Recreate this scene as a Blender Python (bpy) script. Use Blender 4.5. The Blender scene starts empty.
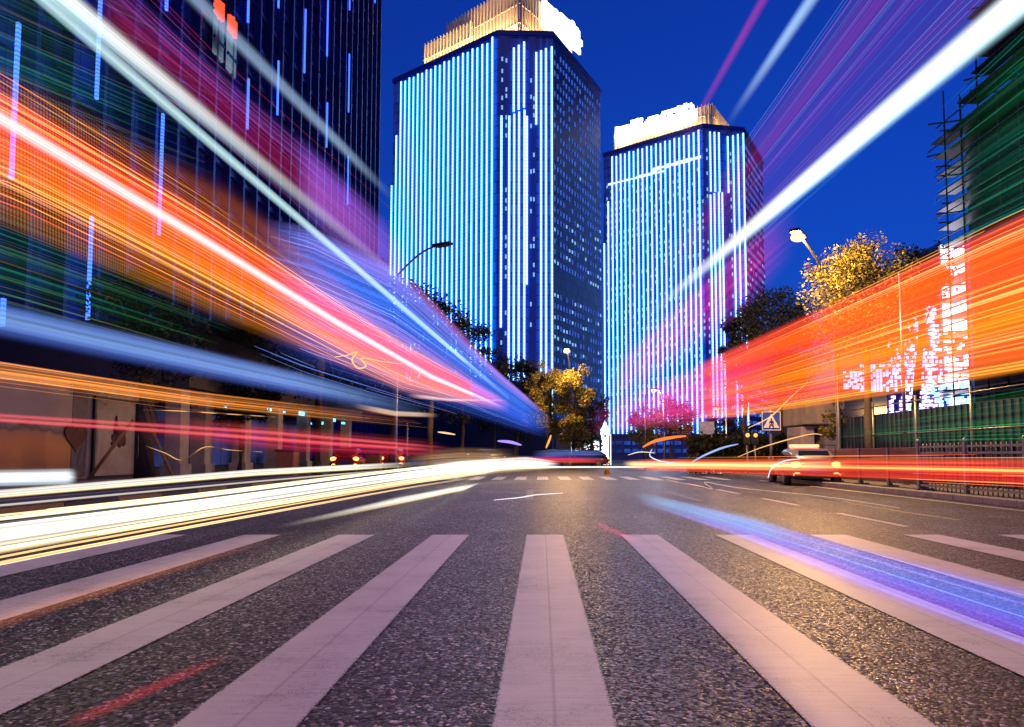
import bpy, bmesh, math, random
from mathutils import Vector, Matrix, noise

# ------------------------------------------------------------------ camera, sky, sun, exposure
sc = bpy.context.scene
COL = sc.collection
R = math.radians
W, H, F = 1024, 727, 682.667
VPX, HZY = 541.0, 455.0
TILT = R(3.4)
CAMZ = 1.0
cam = bpy.data.cameras.new('camera')
cam.lens = 24.0; cam.sensor_width = 36.0
cam.shift_x = -(VPX - 512) / W
SHY = (HZY - H / 2 - F * math.tan(TILT)) / W
cam.shift_y = SHY
cam.clip_start = 0.05; cam.clip_end = 6000
camo = bpy.data.objects.new('camera', cam); COL.objects.link(camo)
camo.location = (0, 0, CAMZ); camo.rotation_euler = (math.pi / 2 + TILT, 0, 0)
sc.camera = camo

SUN_EL, SUN_AZ = R(58), R(200)
w = bpy.data.worlds.new('World'); sc.world = w; w.use_nodes = True
wn = w.node_tree; bgn = wn.nodes['Background']
sky = wn.nodes.new('ShaderNodeTexSky'); sky.sky_type = 'NISHITA'; sky.sun_disc = False
sky.sun_elevation = R(0.9); sky.sun_rotation = R(205); sky.ozone_density = 6.0
tint = wn.nodes.new('ShaderNodeMix'); tint.data_type = 'RGBA'; tint.blend_type = 'MULTIPLY'
tint.inputs['Factor'].default_value = 1.0
tint.inputs[7].default_value = (0.6, 0.56, 1.1, 1)
wn.links.new(sky.outputs[0], tint.inputs[6]); wn.links.new(tint.outputs[2], bgn.inputs[0])
bgn.inputs[1].default_value = 0.13

sl = bpy.data.lights.new('sun', 'SUN'); sl.energy = 0.06; sl.angle = R(12); sl.color = (1.0, 0.74, 0.78)
so = bpy.data.objects.new('sun', sl); COL.objects.link(so)
sd = Vector((math.sin(SUN_AZ) * math.cos(SUN_EL), math.cos(SUN_AZ) * math.cos(SUN_EL), math.sin(SUN_EL)))
so.rotation_euler = sd.to_track_quat('Z', 'Y').to_euler()
sc.view_settings.view_transform = 'Standard'; sc.view_settings.look = 'None'
sc.view_settings.exposure = 2.0; sc.view_settings.gamma = 1.0
sc.view_settings.use_curve_mapping = False
EX = 0.25                      # one display unit in scene light at that exposure
sc.render.engine = 'CYCLES'
sc.cycles.transparent_max_bounces = 96
sc.cycles.max_bounces = 6; sc.cycles.diffuse_bounces = 3; sc.cycles.glossy_bounces = 3
sc.cycles.sample_clamp_indirect = 3.0
sc.cycles.use_denoising = True

# ------------------------------------------------------------------ helpers
ct, st = math.cos(TILT), math.sin(TILT)
def ray(px, py):
    xc = (px - VPX) / F
    yc = (H / 2 + SHY * W - py) / F
    return Vector((xc, ct - st * yc, st + ct * yc))
def at(px, py, D):
    d = ray(px, py); return Vector((0, 0, CAMZ)) + d * (D / d.y)
def on_x(px, py, X):
    d = ray(px, py); return Vector((0, 0, CAMZ)) + d * (X / d.x)
def ground_pt(px, py, z=0.0):
    d = ray(px, py); return Vector((0, 0, CAMZ)) + d * ((z - CAMZ) / d.z)

def tag(o, label=None, cat=None, group=None, kind=None):
    if label: o['label'] = label
    if cat: o['category'] = cat
    if group: o['group'] = group
    if kind: o['kind'] = kind
    return o
def link(name, me, parent=None):
    o = bpy.data.objects.new(name, me); COL.objects.link(o)
    if parent: o.parent = parent
    return o
def empty(name, loc, rz=0.0, label=None, cat=None, group=None):
    o = bpy.data.objects.new(name, None); COL.objects.link(o)
    o.location = loc; o.rotation_euler = (0, 0, rz); o.empty_display_size = 0.3
    return tag(o, label, cat, group)
def copy_tree(o, parent=None):
    c = o.copy(); COL.objects.link(c); c.parent = parent
    for ch in o.children: copy_tree(ch, c)
    return c

class MB:
    """collects shapes in one bmesh"""
    def __init__(s): s.bm = bmesh.new(); s.uv = s.bm.loops.layers.uv.new('UVMap')
    def quad(s, pts, mi=0, uvs=None):
        f = s.bm.faces.new([s.bm.verts.new(p) for p in pts]); f.material_index = mi
        if uvs:
            for l, u in zip(f.loops, uvs): l[s.uv].uv = u
        return f
    def box(s, c, d, mi=0, M=None):
        x, y, z = d[0] / 2, d[1] / 2, d[2] / 2
        v = [Vector((sx * x, sy * y, sz * z)) for sz in (-1, 1) for sy in (-1, 1) for sx in (-1, 1)]
        if M: v = [M @ p for p in v]
        v = [s.bm.verts.new(p + Vector(c)) for p in v]
        for q in ((0, 2, 3, 1), (4, 5, 7, 6), (0, 1, 5, 4), (2, 6, 7, 3), (0, 4, 6, 2), (1, 3, 7, 5)):
            s.bm.faces.new([v[i] for i in q]).material_index = mi
        return s
    def prism(s, poly, z0, z1, mi=0):
        a = [s.bm.verts.new((p[0], p[1], z0)) for p in poly]
        b = [s.bm.verts.new((p[0], p[1], z1)) for p in poly]
        n = len(poly)
        s.bm.faces.new(a[::-1]).material_index = mi; s.bm.faces.new(b).material_index = mi
        for i in range(n): s.bm.faces.new((a[i], a[(i + 1) % n], b[(i + 1) % n], b[i])).material_index = mi
        return s
    def tube(s, pts, rad, n=8, mi=0, cap=True):
        pts = [Vector(p) for p in pts]
        rs = rad if isinstance(rad, (list, tuple)) else [rad] * len(pts)
        rings = []
        for i, p in enumerate(pts):
            t = (pts[min(i + 1, len(pts) - 1)] - pts[max(i - 1, 0)]).normalized()
            a = t.cross(Vector((0, 0, 1)))
            if a.length < 1e-3: a = Vector((1, 0, 0))
            a.normalize(); b = a.cross(t).normalized()
            rings.append([s.bm.verts.new(p + (a * math.cos(k * 2 * math.pi / n) + b * math.sin(k * 2 * math.pi / n)) * rs[i]) for k in range(n)])
        for i in range(len(rings) - 1):
            for k in range(n):
                f = s.bm.faces.new((rings[i][k], rings[i][(k + 1) % n], rings[i + 1][(k + 1) % n], rings[i + 1][k]))
                f.material_index = mi; f.smooth = True
        if cap:
            s.bm.faces.new(rings[0][::-1]).material_index = mi; s.bm.faces.new(rings[-1]).material_index = mi
        return s
    def ball(s, c, r, mi=0, sub=2, sc_=(1, 1, 1)):
        M = Matrix.Translation(Vector(c)) @ Matrix.Diagonal((r * sc_[0], r * sc_[1], r * sc_[2], 1))
        res = bmesh.ops.create_icosphere(s.bm, subdivisions=sub, radius=1, matrix=M)
        for v in res['verts']:
            for f in v.link_faces: f.material_index = mi; f.smooth = True
        return s
    def build(s, name, mats, parent=None, bevel=0.0, recalc=True):
        if recalc: bmesh.ops.recalc_face_normals(s.bm, faces=s.bm.faces[:])
        me = bpy.data.meshes.new(name); s.bm.to_mesh(me); s.bm.free()
        for m in (mats if isinstance(mats, (list, tuple)) else [mats]): me.materials.append(m)
        o = link(name, me, parent)
        if bevel > 0:
            b = o.modifiers.new('bevel', 'BEVEL'); b.width = bevel; b.segments = 2; b.limit_method = 'ANGLE'
        return o

# ------------------------------------------------------------------ materials
def newmat(name):
    m = bpy.data.materials.new(name); m.use_nodes = True
    return m, m.node_tree, m.node_tree.nodes, m.node_tree.links
def N(nt, t, **kw):
    n = nt.nodes.new(t)
    for k, v in kw.items():
        if k == 'inp':
            for i, x in v.items(): n.inputs[i].default_value = x
        else: setattr(n, k, v)
    return n
def math_(nt, op, a, b=None, c=None):
    n = nt.nodes.new('ShaderNodeMath'); n.operation = op
    for i, x in enumerate((a, b, c)):
        if x is None: continue
        if isinstance(x, (int, float)): n.inputs[i].default_value = x
        else: nt.links.new(x, n.inputs[i])
    return n.outputs[0]
def smooth(nt, val, a, b, lo=0.0, hi=1.0):
    n = nt.nodes.new('ShaderNodeMapRange'); n.interpolation_type = 'SMOOTHSTEP'
    nt.links.new(val, n.inputs[0]); n.inputs[1].default_value = a; n.inputs[2].default_value = b
    n.inputs[3].default_value = lo; n.inputs[4].default_value = hi
    return n.outputs[0]
def ramp(nt, val, stops):
    n = nt.nodes.new('ShaderNodeValToRGB'); el = n.color_ramp.elements
    while len(el) < len(stops): el.new(0.5)
    for e, (p, c) in zip(el, stops): e.position = p; e.color = (*c, 1)
    nt.links.new(val, n.inputs[0]); return n.outputs[0]

def surf(name, rgb, rough=0.6, metal=0.0, var=0.25, scale=6.0, bump=0.1, spec=0.5, coords='Object'):
    m, nt, ns, lk = newmat(name); b = ns['Principled BSDF']
    tc = N(nt, 'ShaderNodeTexCoord')
    nz = N(nt, 'ShaderNodeTexNoise', inp={'Scale': scale, 'Detail': 6.0, 'Roughness': 0.6})
    lk.new(tc.outputs[coords], nz.inputs['Vector'])
    c = ramp(nt, nz.outputs[0], [(0.3, [x * (1 - var) for x in rgb]), (0.7, [min(1, x * (1 + var)) for x in rgb])])
    lk.new(c, b.inputs['Base Color'])
    b.inputs['Roughness'].default_value = rough; b.inputs['Metallic'].default_value = metal
    b.inputs['Specular IOR Level'].default_value = spec
    if bump:
        bp = N(nt, 'ShaderNodeBump', inp={'Strength': bump, 'Distance': 0.02}); lk.new(nz.outputs[0], bp.inputs['Height']); lk.new(bp.outputs[0], b.inputs['Normal'])
    return m
def glow(name, rgb, k, bead=None, axis=2, lo=0.35, sample=False, var=0.0, clear=False):
    """a thing that gives off light; bead = period in metres of its lamps"""
    m, nt, ns, lk = newmat(name); ns.remove(ns['Principled BSDF'])
    e = N(nt, 'ShaderNodeEmission'); e.inputs[0].default_value = (*rgb, 1); e.inputs[1].default_value = k * EX
    lk.new(e.outputs[0], ns['Material Output'].inputs[0])
    s = None
    tc = N(nt, 'ShaderNodeTexCoord')
    if bead:
        sp = N(nt, 'ShaderNodeSeparateXYZ'); lk.new(tc.outputs['Object'], sp.inputs[0])
        x = math_(nt, 'SINE', math_(nt, 'MULTIPLY', sp.outputs[axis], 2 * math.pi / bead))
        s = smooth(nt, x, -0.9, 0.6, lo, 1.0)
    if var:
        nz = N(nt, 'ShaderNodeTexNoise', inp={'Scale': 0.35, 'Detail': 3.0}); lk.new(tc.outputs['Object'], nz.inputs['Vector'])
        v = smooth(nt, nz.outputs[0], 0.3, 0.7, 1 - var, 1.0)
        s = v if s is None else math_(nt, 'MULTIPLY', s, v)
    if s is not None: lk.new(math_(nt, 'MULTIPLY', s, k * EX), e.inputs[1])
    if clear:                                                  # light only: what lies behind shines through
        t = N(nt, 'ShaderNodeBsdfTransparent'); ad = N(nt, 'ShaderNodeAddShader'); lk.new(e.outputs[0], ad.inputs[0]); lk.new(t.outputs[0], ad.inputs[1]); lk.new(ad.outputs[0], ns['Material Output'].inputs[0])
        e.inputs[1].default_value = k * EX * .5
    m.cycles.emission_sampling = 'FRONT_BACK' if sample else 'NONE'
    return m

def asphalt():
    m, nt, ns, lk = newmat('asphalt'); b = ns['Principled BSDF']
    tc = N(nt, 'ShaderNodeTexCoord')
    v = N(nt, 'ShaderNodeTexVoronoi', inp={'Scale': 64.0, 'Randomness': 1.0}); lk.new(tc.outputs['Object'], v.inputs['Vector'])
    sp = N(nt, 'ShaderNodeSeparateXYZ'); lk.new(v.outputs['Color'], sp.inputs[0])
    stone = ramp(nt, sp.outputs[0], [(0.0, (0.010, 0.009, 0.012)), (0.5, (0.022, 0.02, 0.026)), (0.75, (0.065, 0.06, 0.07)), (0.9, (0.26, 0.24, 0.26)), (1.0, (0.75, 0.68, 0.68))])
    big = N(nt, 'ShaderNodeTexNoise', inp={'Scale': 0.5, 'Detail': 6.0, 'Roughness': 0.65}); lk.new(tc.outputs['Object'], big.inputs['Vector'])
    g = smooth(nt, big.outputs[0], 0.3, 0.7, 0.6, 1.3)
    mpw = N(nt, 'ShaderNodeMapping'); mpw.inputs['Scale'].default_value = (1.1, .04, 1); lk.new(tc.outputs['Object'], mpw.inputs[0])
    wt = N(nt, 'ShaderNodeTexNoise', inp={'Scale': 1.0, 'Detail': 3.0}); lk.new(mpw.outputs[0], wt.inputs['Vector'])
    g = math_(nt, 'MULTIPLY', g, smooth(nt, wt.outputs[0], .35, .65, .75, 1.15))
    mx = N(nt, 'ShaderNodeMix', data_type='RGBA', blend_type='MULTIPLY', inp={0: 1.0})
    hue = ramp(nt, sp.outputs[1], [(0.0, (1.0, .78, .66)), (.45, (.95, .9, .92)), (1.0, (.72, .82, 1.1))])
    hm_ = N(nt, 'ShaderNodeMix', data_type='RGBA', blend_type='MULTIPLY', inp={0: 1.0}); lk.new(stone, hm_.inputs[6]); lk.new(hue, hm_.inputs[7])
    lk.new(hm_.outputs[2], mx.inputs[6])
    cmb = N(nt, 'ShaderNodeCombineXYZ')
    for i in range(3): lk.new(g, cmb.inputs[i])
    lk.new(cmb.outputs[0], mx.inputs[7]); lk.new(mx.outputs[2], b.inputs['Base Color'])
    lk.new(smooth(nt, sp.outputs[1], 0, 1, 0.35, 0.8), b.inputs['Roughness'])
    h1 = math_(nt, 'MULTIPLY', v.outputs['Distance'], -1.0)
    h = math_(nt, 'ADD', h1, math_(nt, 'MULTIPLY', sp.outputs[2], 0.7))
    bp = N(nt, 'ShaderNodeBump', inp={'Strength': 0.55, 'Distance': 0.005}); lk.new(h, bp.inputs['Height']); lk.new(bp.outputs[0], b.inputs['Normal'])
    return m
def road_paint():
    m, nt, ns, lk = newmat('worn_road_paint'); b = ns['Principled BSDF']
    tc = N(nt, 'ShaderNodeTexCoord')
    uv = N(nt, 'ShaderNodeSeparateXYZ'); lk.new(tc.outputs['UV'], uv.inputs[0])
    mp = N(nt, 'ShaderNodeMapping'); mp.inputs['Scale'].default_value = (1, 14, 1); lk.new(tc.outputs['Object'], mp.inputs[0])
    brush = N(nt, 'ShaderNodeTexNoise', inp={'Scale': 3.0, 'Detail': 5.0}); lk.new(mp.outputs[0], brush.inputs['Vector'])
    dirt = N(nt, 'ShaderNodeTexNoise', inp={'Scale': 1.6, 'Detail': 8.0, 'Roughness': 0.7}); lk.new(tc.outputs['Object'], dirt.inputs['Vector'])
    fine = N(nt, 'ShaderNodeTexNoise', inp={'Scale': 120.0, 'Detail': 3.0}); lk.new(tc.outputs['Object'], fine.inputs['Vector'])
    t = math_(nt, 'ADD', math_(nt, 'MULTIPLY', brush.outputs[0], 0.35), math_(nt, 'ADD', math_(nt, 'MULTIPLY', dirt.outputs[0], 0.5), math_(nt, 'MULTIPLY', fine.outputs[0], 0.15)))
    col = ramp(nt, t, [(0.3, (0.42, 0.4, 0.39)), (0.5, (0.62, 0.6, 0.58)), (0.7, (0.74, 0.72, 0.7))])
    seam = smooth(nt, math_(nt, 'ABSOLUTE', math_(nt, 'SUBTRACT', uv.outputs[0], math_(nt, 'ADD', 0.5, math_(nt, 'MULTIPLY', math_(nt, 'SUBTRACT', brush.outputs[0], 0.5), 0.02)))), 0.002, 0.03, 0.78, 1.0)
    # worn patches where the asphalt shows
    pit = smooth(nt, math_(nt, 'ADD', math_(nt, 'MULTIPLY', fine.outputs[0], 0.5), math_(nt, 'MULTIPLY', dirt.outputs[0], 0.5)), 0.33, 0.45, 0.35, 1.0)
    mx = N(nt, 'ShaderNodeVectorMath', operation='SCALE'); lk.new(col, mx.inputs[0]); ed = math_(nt, 'MINIMUM', uv.outputs[0], math_(nt, 'SUBTRACT', 1.0, uv.outputs[0]))
    ed = smooth(nt, math_(nt, 'ADD', ed, math_(nt, 'MULTIPLY', math_(nt, 'SUBTRACT', fine.outputs[0], .55), .12)), -.004, .014, .12, 1.0)
    lk.new(math_(nt, 'MULTIPLY', math_(nt, 'MULTIPLY', seam, pit), ed), mx.inputs['Scale'])
    lk.new(mx.outputs[0], b.inputs['Base Color']); b.inputs['Roughness'].default_value = 0.5
    bp = N(nt, 'ShaderNodeBump', inp={'Strength': 0.6, 'Distance': 0.004})
    lk.new(math_(nt, 'ADD', math_(nt, 'MULTIPLY', seam, 1.5), t), bp.inputs['Height']); lk.new(bp.outputs[0], b.inputs['Normal'])
    return m
def leafmat(name, a, b_, c):
    m, nt, ns, lk = newmat(name); b = ns['Principled BSDF']
    g = N(nt, 'ShaderNodeNewGeometry')
    col = ramp(nt, g.outputs['Random Per Island'], [(0.0, a), (0.55, b_), (1.0, c)])
    lk.new(col, b.inputs['Base Color']); b.inputs['Roughness'].default_value = 0.55
    tr = N(nt, 'ShaderNodeBsdfTranslucent'); lk.new(col, tr.inputs[0])
    mx = N(nt, 'ShaderNodeMixShader', inp={0: 0.3}); lk.new(b.outputs[0], mx.inputs[1]); lk.new(tr.outputs[0], mx.inputs[2])
    lk.new(mx.outputs[0], ns['Material Output'].inputs[0]); return m
def glass_facade(name, rgb, rough=0.2, px=1.5, pz=3.6, mul=0.35):
    """curtain wall: panels with thin joints"""
    m, nt, ns, lk = newmat(name); b = ns['Principled BSDF']
    tc = N(nt, 'ShaderNodeTexCoord'); uv = N(nt, 'ShaderNodeSeparateXYZ'); lk.new(tc.outputs['UV'], uv.inputs[0])
    def line(o, per, wd):
        f = math_(nt, 'FRACT', math_(nt, 'DIVIDE', o, per))
        return math_(nt, 'MULTIPLY', smooth(nt, f, 0, wd, 0, 1), smooth(nt, f, 1 - wd, 1, 1, 0))
    j = math_(nt, 'MULTIPLY', line(uv.outputs[0], px, 0.08), line(uv.outputs[1], pz, 0.1))
    wh = N(nt, 'ShaderNodeTexWhiteNoise', noise_dimensions='2D')
    cb = N(nt, 'ShaderNodeCombineXYZ')
    lk.new(math_(nt, 'FLOOR', math_(nt, 'DIVIDE', uv.outputs[0], px)), cb.inputs[0]); lk.new(math_(nt, 'FLOOR', math_(nt, 'DIVIDE', uv.outputs[1], pz)), cb.inputs[1])
    lk.new(cb.outputs[0], wh.inputs['Vector'])
    k = math_(nt, 'MULTIPLY', math_(nt, 'MULTIPLY_ADD', wh.outputs[0], 0.7, 0.5), math_(nt, 'MULTIPLY_ADD', j, 1 - mul, mul))
    s = N(nt, 'ShaderNodeVectorMath', operation='SCALE'); s.inputs[0].default_value = rgb; lk.new(k, s.inputs['Scale'])
    lk.new(s.outputs[0], b.inputs['Base Color']); b.inputs['Roughness'].default_value = rough
    return m

M = {}
M['asphalt'] = asphalt()
M['paint'] = road_paint()
M['soil'] = surf('dark_soil_and_paving', (0.05, 0.045, 0.04), 0.9)
M['paving'] = surf('paving', (0.16, 0.14, 0.13), 0.8, scale=3)
M['kerb_stone'] = surf('kerb_stone', (0.28, 0.26, 0.24), 0.7)
M['kerb_black'] = surf('kerb_black', (0.03, 0.03, 0.03), 0.6)
M['kerb_yellow'] = surf('kerb_yellow', (0.26, 0.15, 0.05), 0.6)
M['dark_metal'] = surf('dark_metal', (0.04, 0.04, 0.045), 0.4, 0.6)
M['galv'] = surf('galvanised_metal', (0.2, 0.2, 0.21), 0.4, 0.7)
M['bark'] = surf('bark', (0.09, 0.065, 0.045), 0.9, scale=12, bump=0.6)
M['wood'] = surf('wooden_prop', (0.3, 0.15, 0.05), 0.7)
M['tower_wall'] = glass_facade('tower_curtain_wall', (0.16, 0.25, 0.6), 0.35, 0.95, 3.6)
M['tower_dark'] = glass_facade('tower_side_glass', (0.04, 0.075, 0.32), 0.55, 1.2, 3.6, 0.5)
M['slot'] = surf('recess_cladding', (0.10, 0.14, 0.35), 0.5)
M['crown'] = surf('crown_cladding', (0.7, 0.58, 0.42), 0.6)
M['dark_glass'] = glass_facade('dark_blue_glass', (0.03, 0.05, 0.3), 0.18, 1.5, 3.6, 0.4)
M['fin'] = surf('dark_blue_fin', (0.03, 0.045, 0.24), 0.4, 0.3)
M['led_front'] = glow('blue_white_led', (0.42, 0.86, 1.0), 2.7, bead=1.15, lo=0.7)
M['led_back'] = glow('deep_blue_led', (0.0, 0.15, 1.0), 3.8)
M['led_blue'] = glow('violet_blue_led', (0.04, 0.13, 1.0), 3.4, bead=0.26, lo=0.5)
M['win_blue'] = glow('blue_lit_window', (0.06, 0.16, 0.8), 0.9, var=.5)
M['win_mid'] = glow('cyan_lit_window', (0.25, 0.55, 1.0), 1.0)
M['reflection_glow'] = glow('white_reflection_glow', (0.62, 0.85, 1.0), 1.5)
M['win_warm'] = glow('warm_lit_window', (1.0, 0.75, 0.4), 1.4)
M['sign_white'] = glow('white_roof_sign_light', (0.85, 0.93, 1.0), 5.0)
M['sign_red'] = glow('red_sign_light', (1.0, 0.06, 0.02), 2.2)
M['lamp'] = glow('sodium_lamp_glass', (1.0, 0.66, 0.28), 2.6)
M['lamp_w'] = glow('white_lamp_glass', (0.9, 0.92, 1.0), 6.0)
M['tail'] = glow('red_tail_light', (1.0, 0.28, 0.06), 6.0)
M['red_bar'] = glow('red_light_bar', (1.0, 0.12, 0.06), 9.0)
M['wall_pale'] = surf('pale_plaster', (0.42, 0.36, 0.33), 0.8, scale=1.2)
M['beige'] = surf('beige_stone', (0.4, 0.32, 0.22), 0.8, scale=2)
M['white_post'] = surf('white_painted_post', (0.7, 0.7, 0.72), 0.5)
M['rubber'] = surf('tyre_rubber', (0.02, 0.02, 0.02), 0.8)
M['car_glass'] = surf('dark_car_glass', (0.01, 0.012, 0.02), 0.08, var=0.05, bump=0)
M['hoarding'] = surf('blue_hoarding_sheet', (0.008, 0.012, 0.05), 0.5, scale=2)
M['netting'] = surf('scaffold_netting', (0.012, 0.03, 0.045), 0.9, scale=4)

# ------------------------------------------------------------------ ground, roads, kerbs, markings
def sheet(name, poly, z, m, kind='structure', uv=None, parent=None):
    b = MB(); b.quad([(p[0], p[1], z) for p in poly], 0, uv)
    o = b.build(name, m, parent); 
    if kind: o['kind'] = kind
    return o
def rect(x0, x1, y0, y1): return [(x0, y0), (x1, y0), (x1, y1), (x0, y1)]
sheet('ground', rect(-2500, 2500, -2500, 2500), -0.012, M['soil'])
sheet('road', rect(-8.6, 9.0, -60, 34), 0.0, M['asphalt'])
sheet('cross_street', rect(-260, 260, 34, 58), 0.0, M['asphalt'])
sheet('service_road', rect(-15.2, -10.4, -60, 34), 0.0, M['asphalt'])
def slab(name, x0, x1, y0, y1, m, km, h=0.13):
    b = MB(); b.box(((x0 + x1) / 2, (y0 + y1) / 2, h / 2 - 0.01), (x1 - x0, y1 - y0, h + 0.02))
    o = b.build(name, m); o['kind'] = 'structure'; return o
slab('pavement', 9.18, 60, -60, 34, M['paving'], None)
slab('pavement', -60, -15.4, -60, 34, M['paving'], None)
slab('traffic_island', -10.22, -8.78, -60, 33, M['paving'], None)
slab('far_pavement', -260, 260, 58.2, 190, M['paving'], None)
def kerb(x, y0, y1, mats, step):
    b = MB(); y = y0; i = 0
    while y < y1:
        b.box((x, y + step / 2, 0.072), (0.18, step - 0.012, 0.145), i % len(mats)); y += step; i += 1
    o = b.build('kerb', mats, bevel=0.015); o['kind'] = 'structure'
kerb(9.09, -10, 34, [M['kerb_stone']], 1.0)
kerb(-8.69, -10, 33, [M['kerb_black'], M['kerb_yellow']], 1.6)
kerb(-10.31, -10, 33, [M['kerb_stone']], 1.0)
kerb(-15.3, -10, 34, [M['kerb_stone']], 1.0)

def stripe(x0, x1, y0, y1):
    sheet('road_marking', rect(x0, x1, y0, y1), 0.005, M['paint'], uv=[(0, 0), (1, 0), (1, 1), (0, 1)])
P = 1.177
for k in range(-6, 7):
    xc = 0.05 + k * P
    stripe(xc - 0.232, xc + 0.232, 1.6, 8.62)
for k in range(-8, 9):
    xc = 1.0 + k * 0.93
    if abs(xc) < 8.4: stripe(xc - 0.24, xc + 0.24, 27.5, 31.5)
for y in range(9, 27, 4):                                     # dashed lane lines
    for x in (5.1,): stripe(x - 0.06, x + 0.06, y + 0.6, y + 2.8)
def arrow(px, py, L, side):
    p = ground_pt(px, py)
    pts = [(-0.09, -L / 2), (0.09, -L / 2), (0.09, 0.1), (0.09 + 0.5, 0.55), (0.5, 0.72), (0.09, 0.4), (0.09, L / 2 - 0.6), (0.28, L / 2 - 0.6), (0, L / 2), (-0.28, L / 2 - 0.6), (-0.09, L / 2 - 0.6)]
    b = MB(); b.quad([(p.x + side * x, p.y + y, 0.005) for x, y in pts]); o = b.build('road_marking', M['paint']); o['kind'] = 'structure'
arrow(530, 494, 4.2, -1); arrow(682, 496, 4.0, -1); arrow(400, 496, 4.0, -1)
# edge line by the right kerb
stripe(8.55, 8.67, 4, 27)

# ------------------------------------------------------------------ the two lit towers
def facade(b, p0, p1, z0, z1, mi=0):
    L = (Vector(p1) - Vector(p0)).length
    b.quad([(*p0, z0), (*p1, z0), (*p1, z1), (*p0, z1)], mi, [(0, z0), (L, z0), (L, z1), (0, z1)])
def px_on(p0, p1, px):
    """where the sight line through column px meets the wall p0-p1, as a distance along it"""
    k = (px - VPX) / F
    dx, dy = p1[0] - p0[0], p1[1] - p0[1]
    t = (k * p0[1] - p0[0]) / (dx - k * dy)
    return t * math.hypot(dx, dy)
def strip(parent, p0, p1, s, z0, z1, wd=0.6):
    u = Vector((p1[0] - p0[0], p1[1] - p0[1], 0)).normalized(); n = Vector((u.y, -u.x, 0))
    c0 = Vector((*p0, 0)) + u * s
    b = MB(); lo, hi = 0.5, 1.0
    q = [c0 + u * a + n * d for a, d in ((-wd / 2, lo), (wd / 2, lo), (wd / 2, hi), (-wd / 2, hi))]
    zz = lambda v, z: Vector((v.x, v.y, z))
    f = lambda i, j, mi: b.quad([zz(q[i], z0), zz(q[j], z0), zz(q[j], z1), zz(q[i], z1)], mi)
    f(3, 2, 0); f(2, 1, 1); f(1, 0, 1); f(0, 3, 1)
    b.quad([zz(v, z1) for v in q], 1); b.quad([zz(v, z0) for v in q], 1)
    return b.build('light_strip', [M['led_front'], M['led_back']], parent)
def windows(parent, name, p0, p1, cells, m, wd=0.5, ht=0.9):
    u = Vector((p1[0] - p0[0], p1[1] - p0[1], 0)).normalized(); n = Vector((u.y, -u.x, 0))
    A = Matrix(((u.x, n.x, 0), (u.y, n.y, 0), (0, 0, 1)))
    b = MB()
    for s, z in cells:
        c = Vector((*p0, 0)) + u * s + n * 0.06
        b.box((c.x, c.y, z), (wd, 0.2, ht), 0, A)
    o = b.build(name, m, parent); o['kind'] = 'stuff'; return o

def floodlamp(parent, loc, watt, col=(1.0, 0.62, 0.25)):
    l = bpy.data.lights.new('flood_light', 'POINT'); l.energy = watt; l.color = col; l.shadow_soft_size = 0.3
    o = bpy.data.objects.new('flood_light', l); COL.objects.link(o); o.location = loc; o.parent = parent

def glyph(b, rnd, c, u, n, s, th, mi=0):
    """one chunky unreadable sign character, strokes on a grid"""
    A = Matrix(((u.x, n.x, 0), (u.y, n.y, 0), (0, 0, 1)))
    for k in range(3):
        b.box(c + Vector((0, 0, (k - 1) * s * 0.36)), (s * rnd.uniform(0.6, 0.98), th, s * 0.17), mi, A)
    for k in (-1, 0, 1):
        if rnd.random() < 0.85:
            hh = s * rnd.uniform(0.6, 1.05)
            b.box(c + u * (k * s * 0.33) + n * 0.05 + Vector((0, 0, rnd.uniform(-0.06, 0.06) * s)), (s * 0.16, th, hh), mi, A)
    b.box(c - n * 0.05 + u * s * rnd.uniform(-.2, .2), (s * 0.8, th * 0.9, s * 0.2), mi, Matrix.Rotation(rnd.uniform(-.6, .6), 3, n) @ A)

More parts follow.
